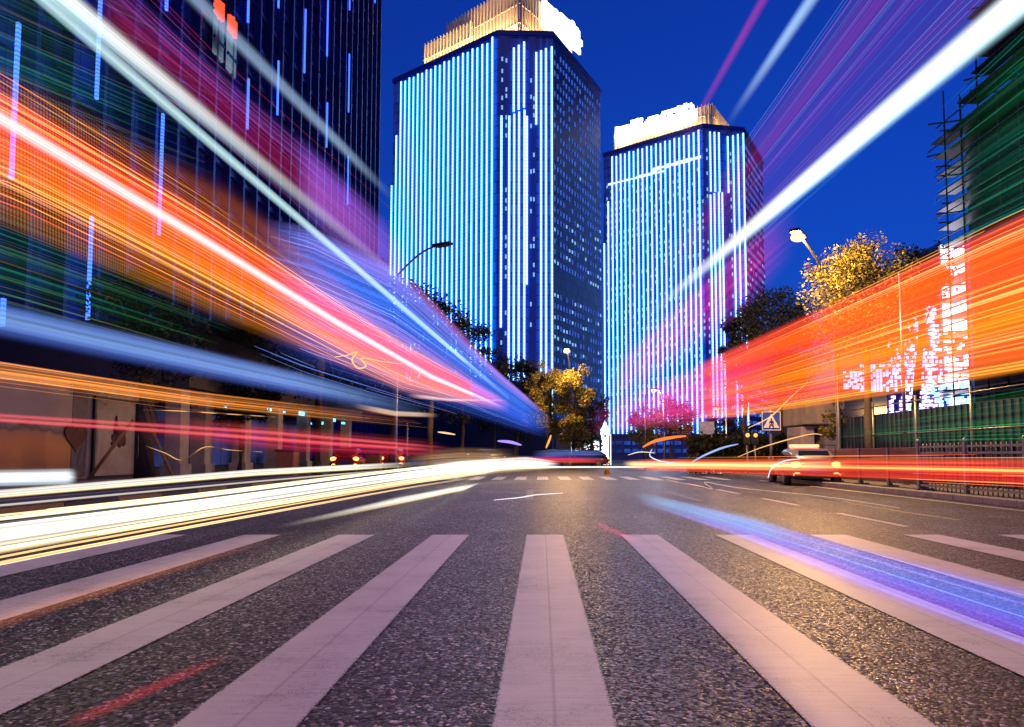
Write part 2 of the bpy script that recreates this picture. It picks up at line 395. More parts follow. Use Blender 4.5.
def tower(label, Ht, A, B, C, D, n_front, rnd_seed, chamf, sign_face, crown_h, crown_lamps, flood):
    rnd = random.Random(rnd_seed)
    root = empty('lit_tower', ((A[0] + C[0]) / 2, (A[1] + C[1]) / 2, 0), 0, label, 'tower', 'tower blocks outlined in blue light strips')
    off = Vector(root.location)
    kids = []
    E_ = (D[0] + A[0] - B[0], D[1] + A[1] - B[1])
    b = MB(); facade(b, A, B, 0, Ht); facade(b, B, C, 0, Ht)
    b.quad([(*p, Ht) for p in (A, B, C, D, E_)])
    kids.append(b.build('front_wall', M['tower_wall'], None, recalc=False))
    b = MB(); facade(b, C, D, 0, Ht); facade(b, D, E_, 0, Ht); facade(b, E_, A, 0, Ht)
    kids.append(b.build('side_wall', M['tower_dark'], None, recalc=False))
    LF = math.hypot(B[0] - A[0], B[1] - A[1])
    # front strips, the outer ones stepping down
    pitch = LF / n_front
    for i in range(n_front):
        top = Ht - 1.5 if i < n_front - 1 else Ht - .6
        if i == 0: top = Ht - 38
        elif i == 1: top = Ht - 20
        kids.append(strip(None, A, B, pitch * (i + 0.35), 7.0, top - 0.4 * (i % 2)))
    for px, z1f, z0f in chamf:
        kids.append(strip(None, B, C, px_on(B, C, px), 7 if z0f is None else z0f * Ht, z1f * Ht))
    LC = math.hypot(C[0] - B[0], C[1] - B[1])
    # dark recesses in the corner, with small lit windows
    u = Vector((C[0] - B[0], C[1] - B[1], 0)).normalized(); n = Vector((u.y, -u.x, 0)); AM = Matrix(((u.x, n.x, 0), (u.y, n.y, 0), (0, 0, 1)))
    cells = []
    for a, c in ((0.03, 0.22), (0.57, 0.70)):
        m_ = Vector((*B, 0)) + u * (LC * (a + c) / 2) + n * 0.1
        b = MB(); b.box((m_.x, m_.y, Ht / 2), (LC * (c - a), 0.3, Ht - 0.5), 0, AM); kids.append(b.build('recess_panel', M['slot']))
        for z in range(int(Ht * .06), int(Ht - 8), 3):
            for f in (0.3, 0.7):
                if rnd.random() < 0.4: cells.append((LC * (a + (c - a) * f), z + rnd.uniform(0, 1)))
    kids.append(windows(None, 'corner_window', (B[0] + n.x * 0.22, B[1] + n.y * 0.22), (C[0] + n.x * 0.22, C[1] + n.y * 0.22), cells, M['win_mid'], 0.5, 1.3))
    # side windows
    LS = math.hypot(D[0] - C[0], D[1] - C[1])
    dim, brt = [], []
    nx = 18
    for iz in range(3, int(Ht / 3.4)):
        z = iz * 3.4
        for ix in range(nx):
            s = (ix + 0.6) * LS / nx
            busy = noise.noise(Vector((ix * 0.16, iz * 0.3, rnd_seed))) + (0.22 if z < Ht * 0.62 else -0.6)
            if abs(z / Ht - 0.42) < 0.03: continue
            if rnd.random() < 0.4 * max(0, busy + 0.25): brt.append((s, z + rnd.uniform(-.4, .4)))
            elif rnd.random() < 0.82: dim.append((s, z))
    kids.append(windows(None, 'side_window', C, D, dim, M['win_blue'], 0.8, 1.5))
    kids.append(windows(None, 'lit_window', C, D, brt, M['win_mid'], 0.8, 1.0))
    cA, cB, cC, cD = [Vector((p[0], p[1], 0)) for p in (A, B, C, D)]
    # crown: blocks behind the parapet, lit from below
    lamps = []
    for bi, (a, c, d, h) in enumerate(crown_h):
        a, c, d = Vector((*a, 0)), Vector((*c, 0)), Vector((*d, 0)); e = d + a - c
        b = MB(); b.prism([(v.x, v.y) for v in (a, c, d, e)], Ht, Ht + h); kids.append(b.build('crown', M['crown']))
        b = MB()
        for p, q in ((a, c), (c, d)):
            L = (q - p).length; dd = (q - p).normalized(); nn = Vector((dd.y, -dd.x, 0)); k = max(3, int(L / 1.5)); AX = Matrix(((dd.x, nn.x, 0), (dd.y, nn.y, 0), (0, 0, 1)))
            for j in range(k):
                o = p + dd * ((j + .5) * L / k) + nn * 0.2
                b.box((o.x, o.y, Ht + h / 2 + .3), (0.22, 0.5, h + 0.5), 0, AX)
            for f in (.33, .66): o = (p + q) / 2 + nn * .12; b.box((o.x, o.y, Ht + h * f), (L, .3, .3), 0, AX)
            nl = crown_lamps[bi][0 if p is a else 1]
            for j in range(nl):
                o = p + (q - p) * ((j + .5) / nl) + nn * 1.5; lamps.append((o.x, o.y, Ht + 1.0))
        kids.append(b.build('crown_fin', M['crown']))
    # parapet
    b = MB()
    for p, q in ((cA, cB), (cB, cC), (cC, cD)):
        d = (q - p); L = d.length; d.normalize(); nn = Vector((d.y, -d.x, 0)); c = (p + q) / 2 + nn * 0.2
        b.box((c.x, c.y, Ht + .6), (L + 0.4, 0.5, 1.6), 0, Matrix(((d.x, nn.x, 0), (d.y, nn.y, 0), (0, 0, 1))))
    kids.append(b.build('parapet', M['fin']))
    # roof sign
    i, f0, f1, z0, sz, cnt = sign_face
    p, q = Vector((*crown_h[-1][i], 0)), Vector((*crown_h[-1][i + 1], 0)); d = (q - p).normalized(); nn = Vector((d.y, -d.x, 0))
    for k in range(cnt):
        b = MB()
        c = p + (q - p) * (f0 + (f1 - f0) * (k + .5) / cnt) + nn * 1.6 + Vector((0, 0, Ht + z0 + rnd.uniform(-.9, .9)))
        glyph(b, rnd, c, d, nn, sz * rnd.uniform(.9, 1.1), 0.7)
        kids.append(b.build('sign_letter', M['sign_white']))
    for o in kids:
        o.parent = root; o.matrix_parent_inverse = Matrix.Translation(-off)
    for l in lamps: floodlamp(root, Vector(l) - off, flood)
    return root
def spot(px, D): return ((px - VPX) / F * D, D)
T1 = tower('taller tower with evenly spaced blue white light strips and glowing crown, left of the other', 134.0,
      spot(389, 237), spot(496, 209), spot(553, 209.5), spot(602, 244), 23, 4,
      [(513, .965, .81), (518, .972, .815), (523.5, .98, .82), (508.5, .80, None), (513.5, .805, None), (518.5, .81, None), (524, .815, None), (526.5, .8, .4),
       (536, .955, .78), (541, .96, None), (546, .965, None), (552, .97, None), (500.5, .8, .3)],
      (1, 0.42, 1.0, 15.5, 9.5, 5), [(spot(420, 240), spot(470, 226), spot(480, 240), 15.5), (spot(443, 235), spot(519, 213), spot(573, 238), 20.0)], [(5, 0), (9, 5)], 3800)
T2 = tower('shorter tower with striped blue lights and lumpy white roof sign, beside the taller one', 128.0,
      spot(605, 284), spot(707, 258), spot(749, 261), spot(768, 291), 22, 9,
      [(713.5, .985, .80), (718, .985, .80), (722.5, .985, .80), (713, .79, None), (717, .795, None), (721.5, .80, None), (725, .80, None),
       (731.5, .975, .8), (737, .98, None), (742, .985, None), (747.5, .99, None)],
      (0, 0.03, 0.85, 9.5, 8.0, 5), [(spot(616, 286), spot(716, 263), spot(739, 288), 12.0)], [(5, 4)], 1500)

def tower_extras():
    A, B = spot(605, 284), spot(707, 258); off = Vector(T2.location); rnd = random.Random(77)
    u = Vector((B[0] - A[0], B[1] - A[1], 0)).normalized(); n = Vector((u.y, -u.x, 0)); AX = Matrix(((u.x, n.x, 0), (u.y, n.y, 0), (0, 0, 1)))
    L = math.hypot(B[0] - A[0], B[1] - A[1]); ks = []
    def zat(px, py): q = px_on(A, B, px); y = A[1] + u.y * q; return q, CAMZ + (HZY - py) / F * y
    for (a, b_, th) in (((611, 180), (668, 166), .8), ((655, 165), (706, 151), 1.5), ((640, 172), (660, 167), 1.0)):
        s0, z0 = zat(*a); s1, z1 = zat(*b_); b = MB(); c = Vector((*A, 0)) + u * (s0 + s1) / 2 + n * 1.15
        sl = Matrix.Rotation(math.atan2(z1 - z0, s1 - s0), 3, n) @ AX
        for j in range(10):
            b.box(c + u * ((j - 4.5) / 10 * (s1 - s0)) + Vector((0, 0, z0 + (z1 - z0) * (j + .5) / 10)), ((s1 - s0) / 9.7, .2, th * rnd.uniform(.5, 1.2)), 0, AX)
        ks.append(b.build('reflection_line', M['reflection_glow']))  # bright reflections on the facade, built as glowing lines
    cells = []
    for k in range(420):
        z = 14 + 102 * rnd.random(); cells.append(((int(rnd.uniform(0, 22)) + .85) * L / 22, int(z / 2.6) * 2.6))
    ks.append(windows(None, 'lit_window', A, B, cells, M['win_mid'], .5, 1.2))
    for o in ks: o.parent = T2; o.matrix_parent_inverse = Matrix.Translation(-off)
tower_extras()

# ------------------------------------------------------------------ dark tower on the left, along the road
def dark_tower():
    X = -30.0
    root = empty('dark_tower', (X, 60, 0), 0, 'dark blue glass tower with sparse vertical light bars at the left', 'tower')
    off = Vector(root.location); kids = []
    y0, y1, Ht = 8.0, 122.5, 118.0
    b = MB()
    facade(b, (X, y1), (X, y0), 0, Ht); facade(b, (X - 40, y1), (X, y1), 0, Ht); facade(b, (X, y0), (X - 40, y0), 0, Ht); facade(b, (X - 40, y0), (X - 40, y1), 0, Ht)
    b.quad([(X, y0, Ht), (X, y1, Ht), (X - 40, y1, Ht), (X - 40, y0, Ht)])
    kids.append(b.build('wall', M['dark_glass']))
    b = MB(); y = y0
    while y < y1:
        b.box((X + 0.35, y, Ht / 2), (0.7, 0.35, Ht)); y += 3.05
    kids.append(b.build('fin', M['fin'])); kids[-1]['kind'] = 'stuff'
    b = MB()
    for z in range(8, int(Ht), 4): b.box((X + 0.12, (y0 + y1) / 2, z), (0.24, y1 - y0 - 0.5, 0.5))
    kids.append(b.build('floor_band', M['fin'])); kids[-1]['kind'] = 'stuff'
    for px, ya, yb in ((15, 20, 181), (99, -30, 101), (161, 112, 236), (89, 215, 357), (2, 298, 366), (167, -30, 11), (249, -60, 24), (248, 78, 130),
                       (279, -40, 9), (278, 60, 116), (305, 8, 74), (328, -50, 58), (327, 102, 148), (350, -50, 11), (349, 53, 113), (348, 155, 205), (375, 0, 3)):
        a, c = on_x(px, ya, X + 0.95), on_x(px, yb, X + 0.95)
        b = MB(); b.box((X + 0.95, (a.y + c.y) / 2, (a.z + c.z) / 2), (0.16, 0.2, abs(a.z - c.z)))
        kids.append(b.build('light_bar', M['led_blue']))
    # two small lit shop signs high on the wall: red characters over pale windows
    rnd = random.Random(5)
    for px, py in ((219, 9), (232, 26)):
        a = on_x(px, py, X + 1.1); b = MB()
        glyph(b, rnd, Vector(a), Vector((0, 1, 0)), Vector((1, 0, 0)), 1.6, 0.3)
        kids.append(b.build('sign_letter', M['sign_red']))
        a = on_x(px - .5, py + 22, X + 0.6); b = MB()
        b.box(a, (0.2, 1.7, 5.0)); b.box(a + Vector((0.08, 0, 1.2)), (0.2, 1.8, 0.3), 1); b.box(a + Vector((0.08, 0, -1.0)), (0.2, 1.8, 0.3), 1)
        kids.append(b.build('lit_window', [glow('pale_blue_window', (0.35, 0.55, 0.8), 0.45, var=0.9), M['fin']]))
    cells = []
    for k in range(150):
        y = y0 + int(rnd.uniform(0, 37)) * 3.05 + 1.5; z = 6 + 4 * int(rnd.random() ** 2 * 20)
        cells.append((y1 - y, z))
    kids.append(windows(None, 'window', (X + .1, y1), (X + .1, y0), cells, glow('dim_window', (0.05, 0.09, 0.6), 0.12, var=.8), 1.0, 1.4))
    for o in kids: o.parent = root; o.matrix_parent_inverse = Matrix.Translation(-off)
dark_tower()

# ------------------------------------------------------------------ scaffolded block on the right and the screen building
def scaffold_block():
    root = empty('scaffolded_building', (32, 30, 0), 0, 'dark unfinished building wrapped in scaffolding at the right edge', 'building')
    off = Vector(root.location); kids = []
    rnd = random.Random(3)
    X = 25.2
    b = MB(); b.box((X + 7.5, 30, 10.5), (14, 20.6, 21)); b.box((X + 7.9, 28.5, 23.5), (13, 16.6, 5.0)); kids.append(b.build('wall', M['netting']))
    b = MB(); ys = [18 + i * 1.55 for i in range(15)]
    for y in ys:
        for dx in (-.1, -1.1): b.tube([(X + dx, y, 0), (X + dx, y, (26 if y < 37 else 21.5) + rnd.uniform(-1, 1.6))], .05, 6)
    kids.append(b.build('scaffold_pole', M['dark_metal']))
    b = MB()
    for k in range(46):
        z = .9 + k * .55; y1 = (40.3 if z < 21 else 36.9); e = rnd.uniform(0.1, 1.5) * (1 if k % 3 else .3)
        if k % 2: b.box((X - .55, (17.5 + y1 + e) / 2, z), (1.0 + rnd.uniform(0, .3), y1 + e - 17.5, .08))
        else: b.tube([(X - 1.15, 17.5, z), (X - 1.15, y1 + e, z + rnd.uniform(-.25, .25))], .045, 6)
        if rnd.random() < .6: b.tube([(X + .5, y1 - 1, z + .2), (X - rnd.uniform(1.2, 1.7), y1 + rnd.uniform(-.5, .4), z + rnd.uniform(0, .4))], .05, 6)
    kids.append(b.build('scaffold_plank', M['dark_metal']))
    b = MB()
    for k in range(9):
        for y in ys[:-1]:
            if rnd.random() < .62:
                z = 1.2 + k * 2.2; b.box((X + .35 , y + .77, z + 1.0), (.06, 1.4, rnd.uniform(1.2, 1.9)))
    kids.append(b.build('scaffold_net', surf('blue_net_sheet', (0.012, 0.02, 0.07), .8, scale=3)))
    for o in kids: o.parent = root; o.matrix_parent_inverse = Matrix.Translation(-off)
scaffold_block()

def led_building():
    D = 46.0
    X = lambda px: (px - VPX) / F * D
    Z = lambda py: CAMZ + (HZY - py) / F * D
    root = empty('screen_building', (X(930), D, 0), 0, 'low building covered in sparkling pink white screen lights beside the yellow tree', 'building')
    off = Vector(root.location); kids = []
    rnd = random.Random(8)
    b = MB(); b.box(((X(888) + X(944)) / 2, D + 4, Z(278) / 2), (X(944) - X(888), 8, Z(278)))
    b.box(((X(944.5) + X(971)) / 2, D + 4, Z(240) / 2), (X(971) - X(944.5), 8, Z(240)))
    kids.append(b.build('wall', M['dark_glass']))
    # the bright column, built of screen tiles
    b = MB()
    for i in range(7):
        for j in range(52):
            z = Z(242) - (j + .5) * 0.27; x = X(946.5) + (i + .5) * 0.22
            p = 0.97 if j < 22 else (0.75 if 27 < j < 37 else 0.45)
            if rnd.random() < p: b.box((x, D - 0.12, z), (0.2, 0.16, 0.22))
    kids.append(b.build('screen_tile', glow('screen_white_tile', (0.85, 0.8, 1.0), 7.0, var=.4))); kids[-1]['kind'] = 'stuff'
    b = MB()
    for i in range(26):
        for j in range(34):
            z = Z(283) - (j + .5) * 0.27; x = X(889.5) + (i + .5) * 0.14
            k = noise.noise(Vector((i * .3, j * .12, 2))) + (0.15 if j < 12 and 2 < i < 20 else -0.05)
            if rnd.random() < 0.6 + k: b.box((x, D - 0.1, z + rnd.uniform(-.03, .03)), (0.1, 0.12, rnd.uniform(.1, .24)))
    kids.append(b.build('screen_pixel', glow('screen_violet_dot', (0.75, 0.45, 1.0), 4.5))); kids[-1]['kind'] = 'stuff'
    b = MB()
    for i in range(70):
        b.box((X(905) + rnd.random() ** 0.5 * (X(968) - X(905)), D - 0.35, Z(rnd.uniform(378, 416))), (0.14, 0.1, rnd.uniform(.15, .5)))
    kids.append(b.build('screen_dash', glow('screen_blue_dash', (0.2, 0.55, 1.0), 3.0))); kids[-1]['kind'] = 'stuff'
    b = MB()
    for i in range(9):
        for j in range(9):
            if rnd.random() < .62: b.box((X(833) + i * .14, D - 2, Z(391) + j * .13), (.11, .2, .1))
    for i in range(9):
        for j in range(11):
            if rnd.random() < .7: b.box((X(849) + i * .21, D - 2, Z(393) + j * .16), (.07, .2, .15))
    kids.append(b.build('bright_panel', glow('panel_pink_light', (0.95, 0.5, 1.0), 3.0))); kids[-1]['kind'] = 'stuff'
    for o in kids: o.parent = root; o.matrix_parent_inverse = Matrix.Translation(-off)
led_building()

# ------------------------------------------------------------------ low buildings, walls
def local(root, kids):
    off = Vector(root.location)
    for o in kids: o.parent = root; o.matrix_parent_inverse = Matrix.Translation(-off)

def mural_wall():
    X = -17.0
    root = empty('mural_wall', (X, 20, 0), 0, 'long pale painted wall with orange landscape, dark heart and framed panel', 'wall')
    k = []
    y1 = on_x(139, 430, X).y
    b = MB(); b.box((X - 0.25, (2 + y1) / 2, 1.85), (0.5, y1 - 2, 3.7)); k.append(b.build('wall', M['wall_pale']))
    m, nt, ns, lk = newmat('mural_paint'); bs = ns['Principled BSDF']
    tc = N(nt, 'ShaderNodeTexCoord'); sp = N(nt, 'ShaderNodeSeparateXYZ'); lk.new(tc.outputs['Object'], sp.inputs[0])
    nz = N(nt, 'ShaderNodeTexNoise', inp={'Scale': 0.9, 'Detail': 7.0, 'Roughness': 0.65}); lk.new(tc.outputs['Object'], nz.inputs['Vector'])
    t = math_(nt, 'ADD', sp.outputs[2], math_(nt, 'MULTIPLY', math_(nt, 'SUBTRACT', nz.outputs[0], .5), 1.0))
    c = ramp(nt, math_(nt, 'DIVIDE', t, 3.8), [(0.0, (0.4, 0.2, 0.1)), (0.36, (0.62, 0.28, 0.11)), (0.46, (0.5, 0.26, 0.16)), (0.5, (0.2, 0.14, 0.13)), (0.56, (0.42, 0.34, 0.32)), (0.75, (0.36, 0.3, 0.29)), (1.0, (0.5, 0.42, 0.38))])
    lk.new(c, bs.inputs['Base Color']); bs.inputs['Roughness'].default_value = .8
    ya = on_x(70, 430, X).y
    b = MB(); b.box((X + 0.03, (2.2 + ya) / 2, 1.9), (0.06, ya - 2.2, 3.3)); k.append(b.build('mural_panel', m))
    yb0, yb1 = on_x(69, 430, X).y, on_x(86, 430, X).y
    b = MB(); b.box((X + 0.04, (yb0 + yb1) / 2, 1.9), (0.08, yb1 - yb0 - .1, 3.4)); k.append(b.build('pilaster', surf('grey_mural_band', (0.17, 0.15, 0.17), .8)))
    # heart
    b = MB(); ctr = on_x(73, 436, X); rr = abs(on_x(84, 436, X).y - ctr.y)
    pts = []
    for i in range(40):
        a = i * 2 * math.pi / 40; hx = math.sin(a) ** 3; hz = (13 * math.cos(a) - 5 * math.cos(2 * a) - 2 * math.cos(3 * a) - math.cos(4 * a)) / 17
        pts.append((ctr.y + hx * rr, ctr.z + hz * .6))
    f1 = [(X + 0.1, p[0], p[1]) for p in pts]; f2 = [(X + 0.13, p[0], p[1]) for p in pts]
    b.quad(f1); b.quad(f2)
    for i in range(40): b.quad([f1[i], f1[(i + 1) % 40], f2[(i + 1) % 40], f2[i]])
    k.append(b.build('painted_heart', surf('dark_red_paint', (0.10, 0.025, 0.03), .6)))
    # framed panel
    p0, p1 = on_x(94, 396, X), on_x(134, 476, X); zt = on_x(94, 397, X).z; zb = on_x(94, 477, X).z
    b = MB()
    for y in (p0.y, p1.y): b.box((X + 0.05, y, (zt + zb) / 2), (0.1, 0.1, zt - zb))
    for z in (zt, zb): b.box((X + 0.052, (p0.y + p1.y) / 2, z), (0.098, p1.y - p0.y, 0.08))
    k.append(b.build('panel_frame', M['dark_metal']))
    b = MB(); rnd = random.Random(2)
    for i in range(26):
        y = p0.y + 1.2 + rnd.random() * (p1.y - p0.y - 2); z = (zt + zb) / 2 + rnd.uniform(-.25, .35)
        b.ball((X + 0.02, y, z), rnd.uniform(.08, .2), 0, 1, (0.3, 1, rnd.uniform(.4, 1.4)))
    b.tube([(X + .04, (p0.y + p1.y) / 2, (zt + zb) / 2 + .1), (X + .04, (p0.y + p1.y) / 2, zt * .8)], [.12, .03], 6)
    k.append(b.build('painted_motif', surf('mural_dark_brush', (0.12, 0.05, 0.06), .7)))
    b = MB(); b.box((X + 0.15, (2 + y1) / 2, 3.78), (0.9, y1 - 2, 0.12)); k.append(b.build('coping', M['kerb_stone']))
    local(root, k)
mural_wall()

def arcade():
    X0 = -16.0
    root = empty('arcade_building', (X0, 42, 0), 0, 'low arcade with pale columns and bluish lit shopfronts left of the road', 'building')
    k = []
    rnd = random.Random(11)
    b = MB(); b.box((X0 - 4, 43, 5.2), (10, 28, 2.6)); b.box((X0 - 6.5, 43, 2.0), (5, 27.5, 4)); k.append(b.build('wall', surf('dark_arcade_wall', (0.05, 0.04, 0.05), .6)))
    for y in (30.0, 32.2, 36.5, 41.0, 46.0, 51.0, 56.0):
        b = MB(); b.box((X0, y, 2.0), (0.7, 0.75, 4.0)); b.box((X0, y, 0.3), (0.9, 0.95, 0.6)); k.append(b.build('column', M['wall_pale'], bevel=.02))
    b = MB()
    for y in [30 + i * 1.9 for i in range(14)]: b.box((X0 - 3.85, y, 1.9), (0.12, 1.6, 3.0))
    k.append(b.build('shopfront_window', glow('shopfront_blue', (0.10, 0.12, 0.42), 0.3, var=.9)))
    b = MB()
    for i in range(9): b.box((X0 + 0.2, 34.5 + i * 2.5 + rnd.uniform(-.5, .5), 3.45 + rnd.uniform(-.3, .3)), (0.15, rnd.uniform(.2, .9), rnd.uniform(.1, .3)))
    k.append(b.build('shop_sign', glow('cyan_shop_sign', (0.15, 0.75, 1.0), 2.2)))
    b = MB()
    for i in range(14): b.box((X0 + 0.2, rnd.uniform(30, 56), rnd.uniform(4.3, 6.2)), (0.12, rnd.uniform(.15, .5), rnd.uniform(.12, .3)))
    k.append(b.build('lit_window', M['win_warm']))
    b = MB(); b.box((X0 - .5, 43, 6.6), (11.4, 28.6, 0.25)); k.append(b.build('roof', M['dark_metal']))
    local(root, k)
arcade()

def gatehouse():
    D = 31.0
    X = lambda px: (px - VPX) / F * D
    Z = lambda py: CAMZ + (HZY - py) / F * D
    root = empty('gatehouse', (X(828), D, 0.1), 0, 'small beige gatehouse with grey block piers behind the car', 'gatehouse')
    k = []
    b = MB(); b.box((X(826), D + 1.5, Z(412)), (X(846) - X(807), 3, 1.1)); k.append(b.build('canopy', M['beige'], bevel=.04))
    for px in (812, 836):
        b = MB()
        for j in range(5): b.box((X(px), D + 1.4, 0.12 + 0.44 * (j + .5)), (0.62, 1.8, 0.42))
        k.append(b.build('pier', M['wall_pale'], bevel=.02))
    b = MB(); b.box((X(824), D + 2.2, 1.2), (0.8, 0.1, 2.2)); k.append(b.build('door', M['hoarding']))
    local(root, k)
gatehouse()

def backdrop_block(name, px0, px1, pyt, D, depth, label, mat, winmat=None, seed=1, fill=.3, grid=(.8, .9, 2.2, 3.2)):
    x0, x1 = (px0 - VPX) / F * D, (px1 - VPX) / F * D; zt = CAMZ + (HZY - pyt) / F * D
    root = empty(name, ((x0 + x1) / 2, D, 0), 0, label, 'building'); k = []
    b = MB(); b.box(((x0 + x1) / 2, D + depth / 2, zt / 2), (x1 - x0, depth, zt)); b.box(((x0 + x1) / 2, D + depth / 2, zt + .2), (x1 - x0 + .6, depth + .6, .4)); k.append(b.build('wall', mat))
    rnd = random.Random(seed); cells = []
    z = 1.8
    while z < zt - 1.2:
        s = 1.2
        while s < x1 - x0 - 1:
            if rnd.random() < fill: cells.append((s, z))
            s += grid[2]
        z += grid[3]
    if winmat and cells: k.append(windows(None, 'window', (x0, D), (x1, D), cells, winmat, grid[0], grid[1]))
    local(root, k)
backdrop_block('podium_building', 604, 800, 436, 130, 40, 'blue lit podium along the foot of the shorter tower', surf('podium_wall', (0.1, 0.12, 0.3), .5), glow('podium_window', (0.04, 0.14, 0.8), .7, var=.8), 3, .9, (1.2, .7, 1.6, 1.5))
backdrop_block('shop_building', 556, 596, 432, 72, 12, 'low dark shop with two white light boxes behind the central trees', surf('shop_wall', (0.06, 0.06, 0.08), .6))
backdrop_block('apartment_block', 360, 552, 383, 150, 25, 'distant low dark block behind the street trees at left', surf('far_block_wall', (0.04, 0.04, 0.07), .7), None, 6, .2)

def lightbox(px0, px1, py0, py1, D, label, rgb, k_):
    x0, x1 = (px0 - VPX) / F * D, (px1 - VPX) / F * D
    z1, z0 = CAMZ + (HZY - py0) / F * D, CAMZ + (HZY - py1) / F * D
    root = empty('light_box_sign', ((x0 + x1) / 2, D, 0), 0, label, 'light box', 'white light boxes on the low shop')
    k = []
    b = MB(); b.box(((x0 + x1) / 2, D + .06, (z0 + z1) / 2), (x1 - x0 + .15, .3, z1 - z0 + .15)); k.append(b.build('casing', M['dark_metal']))
    b = MB(); b.box(((x0 + x1) / 2, D - .11, (z0 + z1) / 2), (x1 - x0, .03, z1 - z0)); k.append(b.build('lit_face', glow('light_box_face', rgb, k_)))
    b = MB()
    for x in (x0, x1): b.tube([(x, D + .1, 0), (x, D + .1, z1)], .06, 6)
    k.append(b.build('post', M['dark_metal']))
    local(root, k)
lightbox(584, 599, 441, 450, 70, 'bright white light box right of the central yellow tree', (0.8, 0.88, 1.0), 3.0)
lightbox(569, 581, 442, 451, 70.5, 'dimmer greenish light box under the central yellow tree', (0.5, 0.7, 0.85), .9)

def pylon():
    D = 56.0; x = (605 - VPX) / F * D
    root = empty('light_column', (x, D, 0.0), 0, 'slim glowing white column with pointed cap at the foot of the towers', 'light column')
    k = []
    b = MB()
    for j in range(8): b.box((x, D, 0.35 + j * .3), (0.5, 0.5, 0.26))
    k.append(b.build('lit_shaft', glow('column_light', (.85, .9, 1), 4.0)))
    b = MB(); b.box((x, D, 2.86), (.66, .66, .5)); b.tube([(x, D, 3.12), (x, D, 3.7)], [.3, .06], 8); k.append(b.build('cap', glow('column_cap_light', (.7, .85, 1), 4.0)))
    b = MB(); b.box((x, D, .1), (.9, .9, .2)); k.append(b.build('base', M['kerb_stone']))
    b = MB(); b.tube([(x + .45, D, 0), (x + .45, D, 2.7)], .05, 6); k.append(b.build('side_tube', glow('tube_light', (.6, .75, 1), 2.0)))
    local(root, k)
pylon()

# ------------------------------------------------------------------ trees
LEAF = {
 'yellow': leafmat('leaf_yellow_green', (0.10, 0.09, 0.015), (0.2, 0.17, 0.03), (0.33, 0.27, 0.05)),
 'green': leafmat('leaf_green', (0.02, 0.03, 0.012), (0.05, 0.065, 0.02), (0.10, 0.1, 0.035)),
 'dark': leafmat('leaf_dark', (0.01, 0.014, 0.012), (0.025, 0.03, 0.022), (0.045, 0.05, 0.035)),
 'red': leafmat('leaf_trail_reddened', (0.10, 0.03, 0.03), (0.22, 0.06, 0.06), (0.35, 0.12, 0.08)),  # red light of the trails put into the leaf colour
}
def tree(x, y, Ht, rx, rz, kind, label, seed, leaves=5000, leaf=0.2, trunk_r=0.16, group='street trees', zc=None, clumps=46, ry=None, hang=0.0):
    rnd = random.Random(seed)
    ry = ry or rx
    zc = zc if zc is not None else Ht - rz
    root = empty('street_tree', (x, y, 0), 0, label, 'tree', group)
    b = MB()
    top = Vector((rnd.uniform(-.3, .3), rnd.uniform(-.3, .3), zc))
    tp = [Vector((0, 0, 0)), Vector((rnd.uniform(-.1, .1), 0, zc * .35)), Vector((rnd.uniform(-.2, .2), rnd.uniform(-.2, .2), zc * .7)), top]
    b.tube(tp, [trunk_r * 1.25, trunk_r, trunk_r * .8, trunk_r * .45], 9)
    cl = []
    while len(cl) < clumps:
        v = Vector((rnd.uniform(-1, 1), rnd.uniform(-1, 1), rnd.uniform(-1, 1)))
        if 0.25 < v.length < 1.0:
            v *= 0.75 + 0.35 * rnd.random()
            cl.append(Vector((v.x * rx, v.y * ry, zc + v.z * rz - hang * max(0, abs(v.x) - .4) * rz)))
    for c in cl[::3]:
        s = tp[2].lerp(top, rnd.uniform(0, 1)); mid = s.lerp(c, .5) + Vector((rnd.uniform(-.2, .2), rnd.uniform(-.2, .2), .15))
        b.tube([s, mid, c], [trunk_r * .3, trunk_r * .2, trunk_r * .06], 5, cap=False)
    b.build('trunk', M['bark'], root)
    b = MB()
    per = leaves // clumps
    for c in cl:
        cr = min(rx, rz) * rnd.uniform(.22, .42)
        for i in range(int(per * rnd.uniform(.6, 1.4))):
            d = Vector((rnd.gauss(0, 1), rnd.gauss(0, 1), rnd.gauss(0, .8)))
            d = d.normalized() * cr * rnd.random() ** .45
            p = c + d
            a = Vector((rnd.gauss(0, 1), rnd.gauss(0, 1), rnd.gauss(0, .6) - .3)).normalized()
            t = a.cross(Vector((rnd.gauss(0, 1), rnd.gauss(0, 1), rnd.gauss(0, 1)))).normalized()
            L = leaf * rnd.uniform(.6, 1.35)
            b.quad([p - a * L * .5, p + t * L * .28, p + a * L * .5, p - t * L * .28])
    b.build('crown', LEAF[kind], root, recalc=False)
    return root
pt = lambda px, D: ((px - VPX) / F * D, D)
zz = lambda py, D: CAMZ + (HZY - py) / F * D
